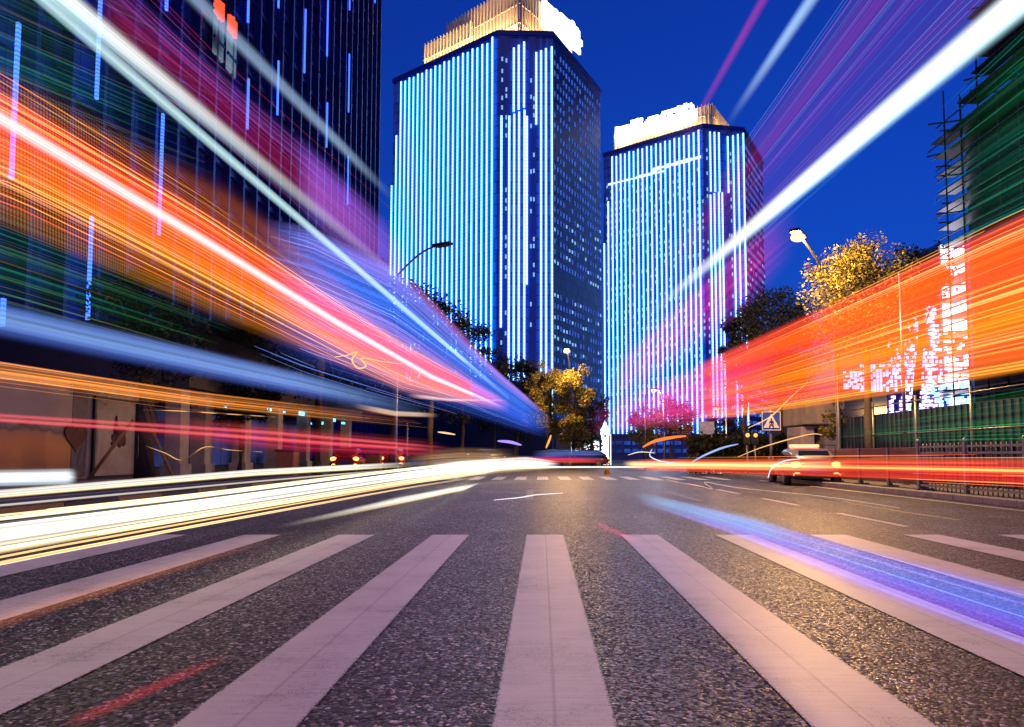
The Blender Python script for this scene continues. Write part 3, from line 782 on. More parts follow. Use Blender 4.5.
# right side
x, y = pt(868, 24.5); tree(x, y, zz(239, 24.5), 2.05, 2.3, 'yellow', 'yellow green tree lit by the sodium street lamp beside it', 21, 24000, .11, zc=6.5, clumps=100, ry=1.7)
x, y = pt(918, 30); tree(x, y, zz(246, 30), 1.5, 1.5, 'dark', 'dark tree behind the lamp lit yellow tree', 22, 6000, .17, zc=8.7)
x, y = pt(782, 38); tree(x, y, zz(287, 38), 2.7, 3.1, 'green', 'dark green tree between the street lamp and the shorter tower', 23, 15000, .17, clumps=80)
x, y = pt(745, 44); tree(x, y, zz(292, 44), 1.3, 3.6, 'dark', 'narrow dark tree in front of the right edge of the shorter tower', 24, 5000, .22)
x, y = pt(842, 27.5); tree(x, y, zz(398, 27.5), .75, 1.1, 'yellow', 'small bushy tree trained against the gatehouse', 25, 1800, .13, .06, zc=2.2, clumps=20)
# centre
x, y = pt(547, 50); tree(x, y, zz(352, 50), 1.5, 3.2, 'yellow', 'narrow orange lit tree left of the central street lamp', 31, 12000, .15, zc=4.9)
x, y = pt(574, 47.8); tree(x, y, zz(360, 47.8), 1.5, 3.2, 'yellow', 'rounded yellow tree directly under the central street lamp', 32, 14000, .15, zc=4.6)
x, y = pt(592, 56); tree(x, y, zz(392, 56), 1.5, 2.8, 'dark', 'dark tree at the right of the lamp lit central pair', 33, 4500, .22, zc=3.6)
x, y = pt(516, 56); tree(x, y, zz(342, 56), 2.2, 4.2, 'dark', 'dark tree in front of the taller tower, left of the orange one', 34, 7000, .24)
x, y = pt(494, 72); tree(x, y, zz(345, 72), 3.0, 5.0, 'dark', 'tall dark tree furthest along the left row of the street', 35, 6000, .3)
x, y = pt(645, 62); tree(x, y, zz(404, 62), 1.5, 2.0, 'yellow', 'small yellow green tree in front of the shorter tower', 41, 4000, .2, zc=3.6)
x, y = pt(671, 66); tree(x, y, zz(396, 66), 2.3, 2.2, 'red', 'tree reddened by painted-in trail light in front of the shorter tower', 42, 5000, .24, zc=4.4)
x, y = pt(726, 70); tree(x, y, zz(412, 70), 2.6, 1.9, 'dark', 'low dark tree behind the pale sign panel', 43, 4000, .26, zc=3.2)
# left row, seen dark against the blue tower
for i, (px, D, top, rx, rz) in enumerate(((318, 30, 232, 2.9, 3.8), (392, 38, 258, 2.6, 3.9), (430, 47, 284, 2.7, 4.3), (462, 58, 312, 2.7, 4.6))):
    x, y = pt(px, D)
    tree(x, y, zz(top, D), rx, rz, 'dark', ('dark street tree nearest the camera in the left row, under the purple glow', 'dark street tree below the unlit lamp arm in the left row',
        'third dark street tree of the left row, its top against the light strips', 'fourth dark street tree of the left row, before the taller tower')[i], 51 + i, 9000, .24, .22, clumps=60)
x, y = pt(146, 25.5); TR = tree(x, y, 8.4, 1.9, 2.4, 'dark', 'thick trunked dark tree held by slanted wooden props beside the mural wall', 61, 6000, .2, .34, zc=5.9)
x, y = pt(240, 34); tree(x, y, zz(372, 34), 2.2, 1.6, 'dark', 'low dark crowned tree with lights sparkling behind it at the arcade', 62, 3500, .22, .15, zc=3.9)
# wooden props: a thing of their own round the trunk
x, y = pt(146, 25.5)
for i, (dx, lab) in enumerate(((-1.5, 'slanted wooden prop on the left of the thick tree trunk'), (1.6, 'slanted wooden prop on the right of the thick tree trunk'))):
    b = MB(); b.tube([(x + dx, y - .9, 0.1), (x + .25 * (1 if dx > 0 else -1), y - .4, 2.3)], .06, 8)
    tag(b.build('tree_prop', M['wood']), lab, 'tree prop', 'props round the thick tree')

# hedge along the right
def hedge(px0, px1, D, py, label, seed):
    rnd = random.Random(seed); b = MB(); x0, x1 = pt(px0, D)[0], pt(px1, D)[0]; h = zz(py, D)
    for i in range(int((x1 - x0) * 900)):
        p = Vector((rnd.uniform(x0, x1), D + rnd.uniform(0, 1.2), .1 + h * rnd.random() * (0.85 + .2 * noise.noise(Vector((i * .01, 0, seed))))))
        a = Vector((rnd.gauss(0, 1), rnd.gauss(0, 1), rnd.gauss(0, 1))).normalized(); t = a.cross(Vector((0.3, .2, 1))).normalized(); L = rnd.uniform(.08, .2)
        b.quad([p - a * L, p + t * L * .5, p + a * L, p - t * L * .5])
    tag(b.build('hedge', LEAF['green'], recalc=False), label, 'hedge')
hedge(690, 812, 36, 432, 'dark clipped hedge behind the crossing sign', 71)

# ------------------------------------------------------------------ street lamps
def street_lamp(lamp_p, pole_xy, label, mat, power, col, lit=True, pole_h=None, gr='lit sodium street lamps'):
    lp = Vector(lamp_p); root = empty('street_lamp', (pole_xy[0], pole_xy[1], 0), 0, label, 'street lamp', gr)
    off = Vector((pole_xy[0], pole_xy[1], 0)); loc = lp - off
    b = MB(); ph = pole_h or lp.z - .9
    b.tube([(0, 0, .1), (0, 0, 1.2), (0, 0, ph)], [.12, .09, .06], 10); b.tube([(0, 0, 0), (0, 0, .5)], .16, 10); b.build('pole', M['galv'], root)
    b = MB(); n_ = 8
    pts = [Vector((loc.x * t, loc.y * t, ph + (loc.z + .06 - ph) * math.sin(t * math.pi / 2))) for t in [i / n_ for i in range(n_ + 1)]]
    b.tube(pts, .045, 8); b.build('arm', M['galv'], root)
    d = (Vector((loc.x, loc.y, 0))).normalized() if Vector((loc.x, loc.y)).length > .1 else Vector((1, 0, 0))
    ang = math.atan2(d.y, d.x); Rm = Matrix.Rotation(ang, 3, 'Z')
    b = MB(); b.box(loc + Vector((0, 0, .08)) + d * .25, (.95, .34, .12), 0, Rm); b.build('lamp_head', M['dark_metal'], root, bevel=.04)
    if lit:
        b = MB(); b.ball(loc + d * .3 + Vector((0, 0, -.06)), .19, 0, 3, (1.2, 1, .75)); b.build('lamp_glass', mat, root)
        l = bpy.data.lights.new('lamp_light', 'POINT'); l.energy = power; l.color = col; l.shadow_soft_size = .25
        o = bpy.data.objects.new('lamp_light', l); COL.objects.link(o); o.parent = root; o.location = loc + d * .3 + Vector((0, 0, -.35))
    else:
        b = MB(); b.box(loc + Vector((0, 0, 0.0)) + d * .25, (.6, .22, .05), 0, Rm); b.build('lamp_glass', M['galv'], root)
    return root
WARM = (1.0, .55, .2)
lp = at(800, 238, 22); street_lamp(lp, (11.6, 26.6), 'lit street lamp with curved arm beside the yellow tree', M['lamp'], 1300, WARM)
lp = at(567, 351, 45.5); street_lamp(lp, (lp.x + .35, 49.6), 'lit street lamp above the central yellow trees', M['lamp'], 900, WARM)
lp = at(719, 408, 62); street_lamp(lp, (lp.x + .8, 62.6), 'small far lit lamp at the right foot of the shorter tower', M['lamp'], 250, WARM)
lp = at(657, 390, 64); street_lamp(lp, (lp.x + .6, 64), 'small far white lamp above the reddish tree', M['lamp_w'], 200, (.8, .85, 1), gr=None)
lp = at(438, 247, 30); street_lamp(lp, (lp.x - 2.0, 31), 'unlit street lamp silhouetted against the taller tower', None, 0, WARM, lit=False, pole_h=lp.z - 1.0, gr=None)
# unseen lamp added to warm the crosswalk, continuing the row past the camera
street_lamp((7.6, -1.0, 8.0), (9.7, -1.2), 'unseen lit street lamp added beside the viewer to warm the crosswalk', M['lamp'], 360, WARM)

# ------------------------------------------------------------------ signs, posts, fence, hoarding
def crossing_sign():
    D = 24.0; c = at(771, 421, D)
    root = empty('crossing_sign', (c.x, D, .12), 0, 'square blue pedestrian crossing sign with white triangle on a post', 'road sign')
    k = []
    b = MB(); b.box((c.x, D, c.z), (.95, .04, .95)); k.append(b.build('sign_plate', surf('sign_blue', (.03, .08, .4), .4), bevel=.01))
    b = MB()
    for dx, dz, sx, sz in ((0, .455, .95, .035), (0, -.455, .95, .035), (.455, 0, .035, .88), (-.455, 0, .035, .88)): b.box((c.x + dx, D - .026, c.z + dz), (sx, .012, sz))
    k.append(b.build('sign_border', M['white_post']))
    b = MB(); T = [(-.4, -.34), (.4, -.34), (0, .36)]
    f1 = [(c.x + a, D - .03, c.z + z) for a, z in T]; f2 = [(c.x + a, D - .021, c.z + z) for a, z in T]
    b.quad(f1); b.quad(f2[::-1])
    for i in range(3): b.quad([f1[i], f1[(i + 1) % 3], f2[(i + 1) % 3], f2[i]])
    k.append(b.build('triangle', M['white_post']))
    b = MB(); o = Vector((c.x, D - .04, c.z - .1)); v = lambda a, z: (o.x + a, o.y, o.z + z)
    b.ball(v(0.01, .2), .045, 0, 2, (1, .4, 1)); b.tube([v(.01, .14), v(0, 0)], .035, 6)
    b.tube([v(0, 0), v(.07, -.1), v(.1, -.2)], .024, 6); b.tube([v(0, 0), v(-.05, -.1), v(-.11, -.19)], .024, 6)
    b.tube([v(.01, .13), v(.09, .06), v(.12, 0)], .018, 6); b.tube([v(.01, .13), v(-.08, .07), v(-.1, 0)], .018, 6)
    k.append(b.build('walking_figure', M['kerb_black']))
    b = MB(); b.tube([(c.x, D + .06, .1), (c.x, D + .06, c.z + .4)], .05, 10); k.append(b.build('post', M['galv']))
    local(root, k)
    piv = Vector((0, 0, c.z - root.location.z))
    for o in k[:4]:
        o.data.transform(Matrix.Translation(c) @ Matrix.Diagonal((.7, 1, .7, 1)) @ Matrix.Translation(-c))
crossing_sign()
def panel_sign():
    D = 40.0; c = at(707, 428, D)
    root = empty('panel_sign', (c.x, D, 0), 0, 'pale rectangular sign panel on two posts left of the crossing sign', 'sign')
    k = []
    b = MB(); b.box((c.x, D, c.z), (.85, .06, .75)); k.append(b.build('panel', M['white_post'], bevel=.01))
    b = MB(); 
    for dx in (-.3, .3): b.tube([(c.x + dx, D + .08, 0), (c.x + dx, D + .08, c.z + .3)], .04, 8)
    k.append(b.build('post', M['galv'])); local(root, k)
panel_sign()
def signal(px, D, py, label):
    c = at(px, py, D); root = empty('signal_lamp', (c.x, D, 0), 0, label, 'signal', 'orange pedestrian signals by the crossing'); k = []
    b = MB(); b.box((c.x, D, c.z), (.3, .2, .62)); k.append(b.build('housing', M['dark_metal'], bevel=.02))
    b = MB(); b.ball((c.x, D - .1, c.z + .13), .1, 0, 2, (1, .4, 1)); k.append(b.build('lens', glow('amber_lens', (1, .4, .1), 2.0)))
    b = MB(); b.tube([(c.x, D, .1), (c.x, D, c.z - .3)], .05, 8); k.append(b.build('post', M['galv'])); local(root, k)
signal(747, 32, 438, 'left one of two orange signals behind the crossing sign post'); signal(755, 33, 438, 'right one of two orange signals behind the crossing sign post')

def pole(px, D, py_top, label, r=.05):
    c = at(px, py_top, D); b = MB(); b.tube([(c.x, D, 0), (c.x, D, c.z)], [r * 1.2, r], 8); b.ball((c.x, D, c.z), r * 1.3, 0, 2); b.tube([(c.x, D, 0), (c.x, D, .25)], r * 2, 8)
    tag(b.build('metal_pole', M['galv']), label, 'pole')
pole(900, 20, 275, 'tall thin metal pole rising in front of the screen building', .045)
pole(407, 34, 424, 'slim metal pole beside the arcade at left', .05)
pole(645, 48, 395, 'thin pole standing before the small yellow green tree', .04)

def hoarding():
    X = 12.0
    root = empty('hoarding', (X, 22, .12), 0, 'dark blue sheet hoarding with pale posts behind the right railing', 'hoarding'); k = []
    b = MB(); b.box((X + .05, 20, 1.3), (.06, 14.6, 2.3))
    for y in [12.9 + i * .3 for i in range(49)]: b.box((X, y, 1.3), (.05, .1, 2.26))
    k.append(b.build('sheet', M['hoarding']))
    for y in (27.2, 24.4, 21.6, 18.8, 16, 13.2):
        b = MB(); b.tube([(X - .12, y, .1), (X - .12, y, 2.9)], .05, 8); k.append(b.build('post', M['galv']))
    b = MB(); b.tube([(X - .15, 27.2, 2.7), (X - .15, 12.8, 2.75)], .02, 6); b.tube([(X - .15, 27.2, 1.7), (X - .15, 12.8, 1.72)], .02, 6); k.append(b.build('wire', M['galv']))
    local(root, k)
hoarding()
def railing():
    X = 9.5
    root = empty('railing', (X, 14, .12), 0, 'pale metal railing of closely set bars along the right pavement', 'railing'); k = []
    y0, y1 = 2.0, 17.2
    b = MB()
    for z in (.25, 1.05, 1.2): b.box((X, (y0 + y1) / 2, z), (.05, y1 - y0, .05))
    k.append(b.build('rail', M['galv']))
    b = MB(); y = y0 + .1
    while y < y1: b.tube([(X, y, .12), (X, y, 1.28)], .014, 6); y += .16
    k.append(b.build('bars', M['galv']))
    y = y0
    while y < y1 + .1:
        b = MB(); b.box((X, y, .72), (.09, .09, 1.25)); b.ball((X, y, 1.34), .06, 0, 2); k.append(b.build('post', M['galv'])); y += 1.9
    local(root, k)
railing()
def guard_panels():
    X = 9.6
    root = empty('guard_barrier', (X, 21, .12), 0, 'low barrier boards with red trail light painted in, between the railing and the parked car', 'barrier'); k = []
    for i, y in enumerate((18.0, 19.7, 21.4, 23.1)):
        b = MB(); b.box((X, y, .72), (.08, 1.55, .95)); k.append(b.build('board', surf('board_trail_red', (.10, .025, .03), .5, scale=3), bevel=.01))  # red of the tail light trail put into the board colour
        b = MB(); b.box((X, y - .83, .6), (.12, .08, 1.2)); b.box((X, y - .83, .14), (.45, .12, .06)); k.append(b.build('post', M['galv']))
    local(root, k)
guard_panels()

def bin_(px, D, py, label, m):
    c = at(px, py, D); h = c.z
    root = empty('planter_box', (c.x, D, .1), 0, label, 'planter', 'orange brown boxes along the left pavement'); k = []
    b = MB(); b.box((c.x, D, .1 + h / 2), (.75, .75, h - .1)); k.append(b.build('box', m, bevel=.03))
    b = MB(); b.box((c.x, D, h + .06), (.85, .85, .1)); k.append(b.build('lid', M['dark_metal'], bevel=.02)); local(root, k)
OR = surf('orange_brown_board', (.35, .12, .03), .6)
bin_(288, 29, 452, 'orange brown box in front of the arcade column, nearest the camera', OR); bin_(374, 38, 455, 'orange brown box further along, by the slim pole', OR)

# ------------------------------------------------------------------ cars
def ring_pts(hw, z0, z1, k=.22):
    h = z1 - z0
    return [(-hw * .82, z0), (-hw, z0 + h * k), (-hw, z1 - h * k), (-hw * .88, z1), (hw * .88, z1), (hw, z1 - h * k), (hw, z0 + h * k), (hw * .82, z0)]
def loft(stations, m, name, parent):
    b = MB(); rings = []
    for y, hw, z0, z1 in stations: rings.append([b.bm.verts.new((x, y, z)) for x, z in ring_pts(hw, z0, z1)])
    for i in range(len(rings) - 1):
        for k in range(8): b.bm.faces.new((rings[i][k], rings[i][(k + 1) % 8], rings[i + 1][(k + 1) % 8], rings[i + 1][k]))
    b.bm.faces.new(rings[0]); b.bm.faces.new(rings[-1][::-1])
    for f in b.bm.faces: f.smooth = True
    o = b.build(name, m, parent); s = o.modifiers.new('sub', 'SUBSURF'); s.levels = 2; s.render_levels = 2; return o
def car(name, loc, rz, label, paint, group=None, bar=False, tails=True, scale=1.0):
    root = empty(name, loc, rz, label, 'car', group); root.scale = (scale, scale, scale * (.88 if bar else 1))
    # y back = -2.1 , front = +2.1
    loft([(-2.12, .62, .32, .82), (-2.02, .80, .26, .92), (-1.3, .86, .22, .95), (0, .87, .20, .93), (1.2, .85, .22, .88), (1.9, .78, .26, .78), (2.12, .6, .32, .66)], paint, 'body', root)
    loft([(-1.95, .62, .86, .98), (-1.55, .68, .86, 1.34), (-.7, .68, .86, 1.45), (.35, .67, .86, 1.42), (1.05, .63, .84, 1.02), (1.3, .6, .82, .9)], paint, 'cabin', root)
    b = MB()
    b.quad([(-.5, -1.865, .98), (.5, -1.865, .98), (.46, -1.66, 1.3), (-.46, -1.66, 1.3)]); b.build('rear_window', M['car_glass'], root)
    b = MB(); b.quad([(-.5, 1.09, .98), (.5, 1.09, .98), (.48, .52, 1.34), (-.48, .52, 1.34)]); b.build('windscreen', M['car_glass'], root)
    for s in (-1, 1):
        b = MB(); b.quad([(s * .69, -1.5, .99), (s * .70, -.5, .99), (s * .645, -.55, 1.3), (s * .645, -1.35, 1.28)]); b.quad([(s * .70, -.4, .99), (s * .69, .75, .99), (s * .645, .25, 1.3), (s * .645, -.38, 1.31)])
        b.build('side_window', M['car_glass'], root)
        b = MB(); b.ball((s * .62, -2.05, .78), .15, 0, 2, (1.2, .5, .8)); b.build('tail_light', M['tail'] if tails else M['red_dim'], root)
        b = MB(); b.ball((s * .6, -2.1, .42), .1, 0, 2, (1.2, .5, .8)); b.build('rear_reflector', M['tail'] if tails else M['red_dim'], root)
        b = MB(); b.ball((s * .56, 1.98, .6), .12, 0, 2, (1.2, .6, .7)); b.build('headlight', M['white_post'], root)
        b = MB(); b.box((s * .92, .75, 1.0), (.2, .1, .13)); b.build('mirror', paint, root, bevel=.03)
        for y in (-1.3, 1.3):
            wroot = None
            b = MB(); b.tube([(s * .68, y, .31), (s * .89, y, .31)], .31, 20); t = b.build('wheel', M['rubber'], root)
            b = MB(); b.tube([(s * .86, y, .31), (s * .9, y, .31)], .19, 14); b.build('rim', M['galv'], t)
    b = MB(); b.box((0, -2.09, .38), (1.4, .14, .16)); b.build('rear_bumper', M['dark_metal'], root, bevel=.04)
    b = MB(); b.box((0, -2.125, .58), (.46, .03, .13)); b.build('licence_plate', surf('plate_blue', (.05, .1, .4), .5), root)
    if bar:
        b = MB(); b.box((0, -.35, 1.49), (.95, .26, .12)); b.build('light_bar', M['red_bar'], root, bevel=.03)
    return root
M['red_dim'] = surf('red_lens', (.3, .01, .01), .2)
SILVER = surf('silver_car_paint', (.2, .2, .23), .3, .5, var=.05, bump=0)
RED = surf('red_car_paint', (.45, .03, .02), .3, 0, var=.05, bump=0)
GREY = surf('dark_car_paint', (.05, .055, .08), .25, .3, var=.05, bump=0)
g = ground_pt(808, 486)
car('parked_car', (g.x + .55, g.y + 1.9, 0), R(-9), 'silver police car with glowing red roof bar and tail lights on the right', SILVER, bar=True)
def far_car(px, D, rz, label, paint, tails=False, gr='dark and red cars in the distance'):
    car('parked_car', ((px - VPX) / F * D, D, 0), rz, label, paint, gr, tails=tails)
far_car(350, 41, R(8), 'red car at the left kerb, the nearer of two', RED, True)
far_car(394, 46, R(8), 'red car at the left kerb, the one closer to the slim pole', RED, True)
far_car(549, 52, R(85), 'dark car crossing sideways below the central orange lit tree', GREY)
far_car(582, 54, R(85), 'dark car crossing sideways in front of the white light boxes', GREY, True)
far_car(484, 49, R(30), 'dark car half turned at the left end of the junction', GREY)

b = MB(); g = ground_pt(607, 474.5); b.tube([(0, 0, 0), (0, 0, .03)], .2, 12); b.tube([(0, 0, .03), (0, 0, .6)], [.15, .03], 12)
o = tag(b.build('traffic_cone', surf('orange_cone', (.6, .25, .03), .5)), 'small orange cone standing on the far crosswalk', 'traffic cone'); o.location = g

# ------------------------------------------------------------------ light trails of the passing vehicles
def trail_mat(name, stops, k, block=0.0, streaks=40.0, contrast=.7, vs=(.15, .15), us=(.0, .2), jit=.1, dots=None, seed=0.0, wob=0.0, sample=False):
    m, nt, ns, lk = newmat(name); ns.remove(ns['Principled BSDF'])
    tc = N(nt, 'ShaderNodeTexCoord'); sp = N(nt, 'ShaderNodeSeparateXYZ'); lk.new(tc.outputs['UV'], sp.inputs[0])
    u, v = sp.outputs[0], sp.outputs[1]
    def nz(su, sv, det, o):
        cb = N(nt, 'ShaderNodeCombineXYZ'); lk.new(math_(nt, 'MULTIPLY', u, su), cb.inputs[0]); lk.new(math_(nt, 'MULTIPLY', v, sv), cb.inputs[1]); cb.inputs[2].default_value = o + seed
        t = N(nt, 'ShaderNodeTexNoise', inp={'Scale': 1.0, 'Detail': det, 'Roughness': .65}); lk.new(cb.outputs[0], t.inputs['Vector']); return t.outputs[0]
    n1 = nz(.35, streaks, 5.0, 0.0); n3 = nz(.6, streaks * 5.0, 3.0, 11.0); n2 = nz(.5, streaks * .22, 2.0, 7.3)
    s = smooth(nt, n1, .34, .62, 1 - contrast, 1.0)
    s = math_(nt, 'MULTIPLY', s, smooth(nt, n3, .38, .62, 1 - .75 * contrast, 1.0 + .5 * contrast))
    cpos = math_(nt, 'ADD', v, math_(nt, 'MULTIPLY', math_(nt, 'SUBTRACT', n2, .5), jit * 2))
    col = ramp(nt, cpos, stops)
    vv = v
    if wob: vv = math_(nt, 'ADD', v, math_(nt, 'MULTIPLY', math_(nt, 'SUBTRACT', nz(3, .5, 1, 3.1), .5), wob))
    a = s
    if vs[0]: a = math_(nt, 'MULTIPLY', a, smooth(nt, vv, 0, vs[0]))
    if vs[1]: a = math_(nt, 'MULTIPLY', a, smooth(nt, vv, 1 - vs[1], 1, 1, 0))
    if us[0]: a = math_(nt, 'MULTIPLY', a, smooth(nt, u, 0, us[0]))
    if us[1]: a = math_(nt, 'MULTIPLY', a, smooth(nt, u, 1 - us[1], 1, 1, 0))
    e = a
    if dots:
        ob = N(nt, 'ShaderNodeSeparateXYZ'); lk.new(tc.outputs['Object'], ob.inputs[0])
        d1 = math_(nt, 'SINE', math_(nt, 'MULTIPLY', ob.outputs[1], 2 * math.pi / dots[0])); d2 = math_(nt, 'SINE', math_(nt, 'MULTIPLY', ob.outputs[2], 2 * math.pi / dots[1]))
        e = math_(nt, 'MULTIPLY', a, smooth(nt, math_(nt, 'ADD', d1, d2), -.6, 1.2, .08, 1.0))
    em = N(nt, 'ShaderNodeEmission'); lk.new(col, em.inputs[0]); lk.new(math_(nt, 'MULTIPLY', e, k * EX * .5), em.inputs[1])
    tr = N(nt, 'ShaderNodeBsdfTransparent')
    if block:
        t = math_(nt, 'SUBTRACT', 1.0, math_(nt, 'MULTIPLY', a, block)); cb = N(nt, 'ShaderNodeCombineXYZ')
        for i in range(3): lk.new(t, cb.inputs[i])
        lk.new(cb.outputs[0], tr.inputs[0])
    ad = N(nt, 'ShaderNodeAddShader'); lk.new(em.outputs[0], ad.inputs[0]); lk.new(tr.outputs[0], ad.inputs[1]); lk.new(ad.outputs[0], ns['Material Output'].inputs[0])
    m.cycles.emission_sampling = 'FRONT_BACK' if sample else 'NONE'
    return m
def trail(label, st, mat, X=None, n=28, th=.03):
    """a light path along a lane: stations (column, upper edge, lower edge[, distance]); the path lies at X metres beside the lane axis unless distances are given"""
    S = []
    for q in st:
        D = q[3] if len(q) > 3 else X * F / (q[0] - VPX)
        S.append((q[0], q[1], q[2], 1 / D))
    tot = len(S) - 1; rows = []
    for i in range(n + 1):
        t = i / n * tot; k = min(int(t), tot - 1); f = t - k
        a, c = S[k], S[k + 1]; q = [a[j] + (c[j] - a[j]) * f for j in range(4)]
        D = 1 / q[3]; rows.append((at(q[0], q[1], D), at(q[0], q[2], D), i / n))
    if X and (st[0][0] < -80 or st[0][0] > 1100):               # the path goes on past the viewer
        d0 = (rows[0][0] - rows[1][0]).normalized() * 9; d1 = (rows[0][1] - rows[1][1]).normalized() * 9
        rows.insert(0, (rows[0][0] + d0, rows[0][1] + d1, 0.0)); n += 1
    b = MB(); prev = None
    for i, (T, B_, u) in enumerate(rows):
        d = rows[min(i + 1, n)][0] - rows[max(i - 1, 0)][0]; d.z = 0; d.normalize(); nn = Vector((d.y, -d.x, 0)) * (th / 2)
        vs = [b.bm.verts.new(p) for p in (B_ - nn, B_ + nn, T + nn, T - nn)]
        if prev:
            pv, pu = prev
            for a, c, va, vc in ((1, 2, 0, 1), (3, 0, 1, 0)):
                f = b.bm.faces.new((pv[a], vs[a], vs[c], pv[c]))
                for l, uv in zip(f.loops, ((pu, va), (u, va), (u, vc), (pu, vc))): l[b.uv].uv = uv
            for a, c, va in ((0, 1, 0), (2, 3, 1)):
                f = b.bm.faces.new((pv[a], vs[a], vs[c], pv[c]))
                for l, uv in zip(f.loops, ((pu, va), (u, va), (u, va), (pu, va))): l[b.uv].uv = uv
        prev = (vs, u)
    for i in (0,):
        pass
    o = b.build('light_trail', mat, None, recalc=False)
    return tag(o, label, 'light trail', 'light trails of passing traffic')
def line(p, q, e):
    """stations along a straight path; e = half widths at both ends"""
    return [(p[0], p[1] - e[0], p[1] + e[0]), (q[0], q[1] - e[1], q[1] + e[1])]
def ext(p, q, px):
    f = (px - p[0]) / (q[0] - p[0]); return (px, p[1] + (q[1] - p[1]) * f)

WHT = [(0, (.25, .7, .85)), (.4, (.85, 1, 1)), (.75, (1, 1, .97)), (1, (.6, .75, .75))]
# --- left
p, q = (66, 0), (440, 313); s = ext(p, q, -160)
trail('broad white light trail running from top left down towards the taller tower', line(s, q, (25, 5)), trail_mat('trail_white_left', WHT, 1.9, .5, 6, .3, (.4, .4), (0, .85), .05), -2.5)
p, q = (102, 50), (520, 408); s = ext(p, q, -160)
trail('thin aqua light trail just below the broad white one at left', line(s, q, (11, 2.5)), trail_mat('trail_aqua', [(0, (.3, .75, .85)), (.5, (.75, .95, 1)), (1, (.3, .7, .75))], 1.3, .3, 7, .6, (.3, .3), (0, .1), .05, seed=2), -2.55)
p, q = (200, 3), (400, 205); s = ext(p, q, 60)
trail('faint grey blue light trail crossing the dark tower above the white one', line(s, q, (17, 7)), trail_mat('trail_grey', [(0, (.25, .4, .7)), (.5, (.45, .62, .9)), (1, (.2, .35, .7))], .75, .2, 5, .4, (.4, .4), (0, .2), seed=3), -2.7)
trail('dark red haze of light between white trails on the left tower', [(90, -60, 60), (200, 50, 125), (395, 215, 300)], trail_mat('trail_red_haze', [(0, (.12, .01, .06)), (.3, (.6, .01, .05)), (.6, (.5, .03, .2)), (1, (.2, .08, .6))], .38, .1, 22, .75, (.4, .3), (.15, .3), seed=4), -2.8)
trail('purple glow of light low on the left tower', [(290, 120, 215), (330, 160, 250), (430, 262, 335)], trail_mat('trail_purple', [(0, (.1, .1, .6)), (.5, (.5, .15, .9)), (1, (.25, .1, .9))], .8, .15, 26, .5, (.4, .3), (.4, .4), seed=5), -2.9)
trail('dim green streaks of light at top left', [(-250, -230, 90), (0, -60, 135), (200, 40, 205)], trail_mat('trail_green_top', [(0, (.02, .10, .08)), (.5, (.02, .14, .08)), (1, (.05, .10, .04))], .3, 0, 44, .95, (.2, .3), (0, .5), seed=6), -2.75)
AMB = [(0, (1, .34, .01)), (.5, (1, .22, .01)), (1, (.9, .18, .02))]
trail('wide amber dotted light trail along the left, textured like a display', [(-260, -95, 165), (0, 58, 228), (230, 180, 327), (400, 322, 392), (505, 398, 413)], trail_mat('trail_amber_dots', AMB, .7, .12, 10, .5, (.12, .25), (0, .12), .1, dots=(.021, .022), seed=7), -2.45, 44)
trail('solid orange red light band along the left', [(-260, -62, 110), (0, 80, 185), (200, 202, 283), (400, 340, 386), (512, 402, 412)], trail_mat('trail_orange_left', [(0, (1, .3, .01)), (.35, (1, .14, .01)), (.6, (1, .05, .02)), (.85, (.95, .025, .02)), (1, (.7, .02, .02))], 1.3, .35, 22, .55, (.25, .3), (0, .08), .12, seed=8), -2.48, 40)
p, q = (0, 117), (507, 408)
trail('narrow pinkish white core line inside the orange band at left', [(-260, -46, -20), (0, 108, 128), (200, 231, 245), (338, 318, 328), (431, 373, 380), (507, 407, 411)], trail_mat('trail_core', [(0, (1, .45, .5)), (.5, (1, .9, .92)), (1, (1, .4, .4))], 1.6, .3, 5, .4, (.35, .35), (0, .1), seed=9), -2.42, 40)
trail('pink shimmer of light at the far end of the left orange band', [(300, 262, 345), (400, 332, 396), (512, 402, 414)], trail_mat('trail_pink', [(0, (.9, .4, .4)), (.5, (1, .15, .5)), (1, (1, .5, .3))], .75, .2, 16, .6, (.3, .3), (.5, .1), seed=10), -2.6)
trail('soft wide blue light band along the left above the wall', [(-260, 245, 295), (0, 300, 340), (130, 330, 366), (300, 370, 398), (440, 408, 424)], trail_mat('trail_blue_left', [(0, (.05, .12, .9)), (.5, (.25, .45, 1)), (1, (.15, .3, .95))], .95, .35, 9, .5, (.4, .35), (0, .3), seed=11), -2.6)
trail('dim green streaks under the amber dotted trail', [(-250, 120, 250), (0, 205, 310), (230, 300, 375)], trail_mat('trail_green_low', [(0, (.02, .12, .05)), (.5, (.03, .16, .06)), (1, (.02, .1, .1))], .22, 0, 40, .95, (.3, .3), (0, .5), seed=12), -2.7)
trail('brown orange streaks of light over the mural wall', [(-250, 325, 352), (0, 362, 382), (200, 392, 408), (430, 420, 430)], trail_mat('trail_brown', [(0, (1, .4, .05)), (1, (.9, .25, .05))], .55, .1, 14, .95, (.3, .3), (0, .3), seed=13), -2.65)
for i, (sa, lab) in enumerate((([(-200, 402, 408), (0, 413, 418), (270, 430, 435), (460, 447, 451)], 'upper thin red light line across the mural wall and arcade'), ([(-200, 410, 417), (0, 417, 423), (150, 427, 433), (330, 441, 446), (450, 449, 453)], 'lower thin red light line across the mural wall and arcade'))):
    trail(lab, sa, trail_mat('trail_red_line', [(0, (1, .05, .08)), (.5, (1, .15, .15)), (1, (1, .05, .15))], .9, .2, 4, .5, (.4, .4), (0, .15), seed=14 + i), -3.2 - i * .1)
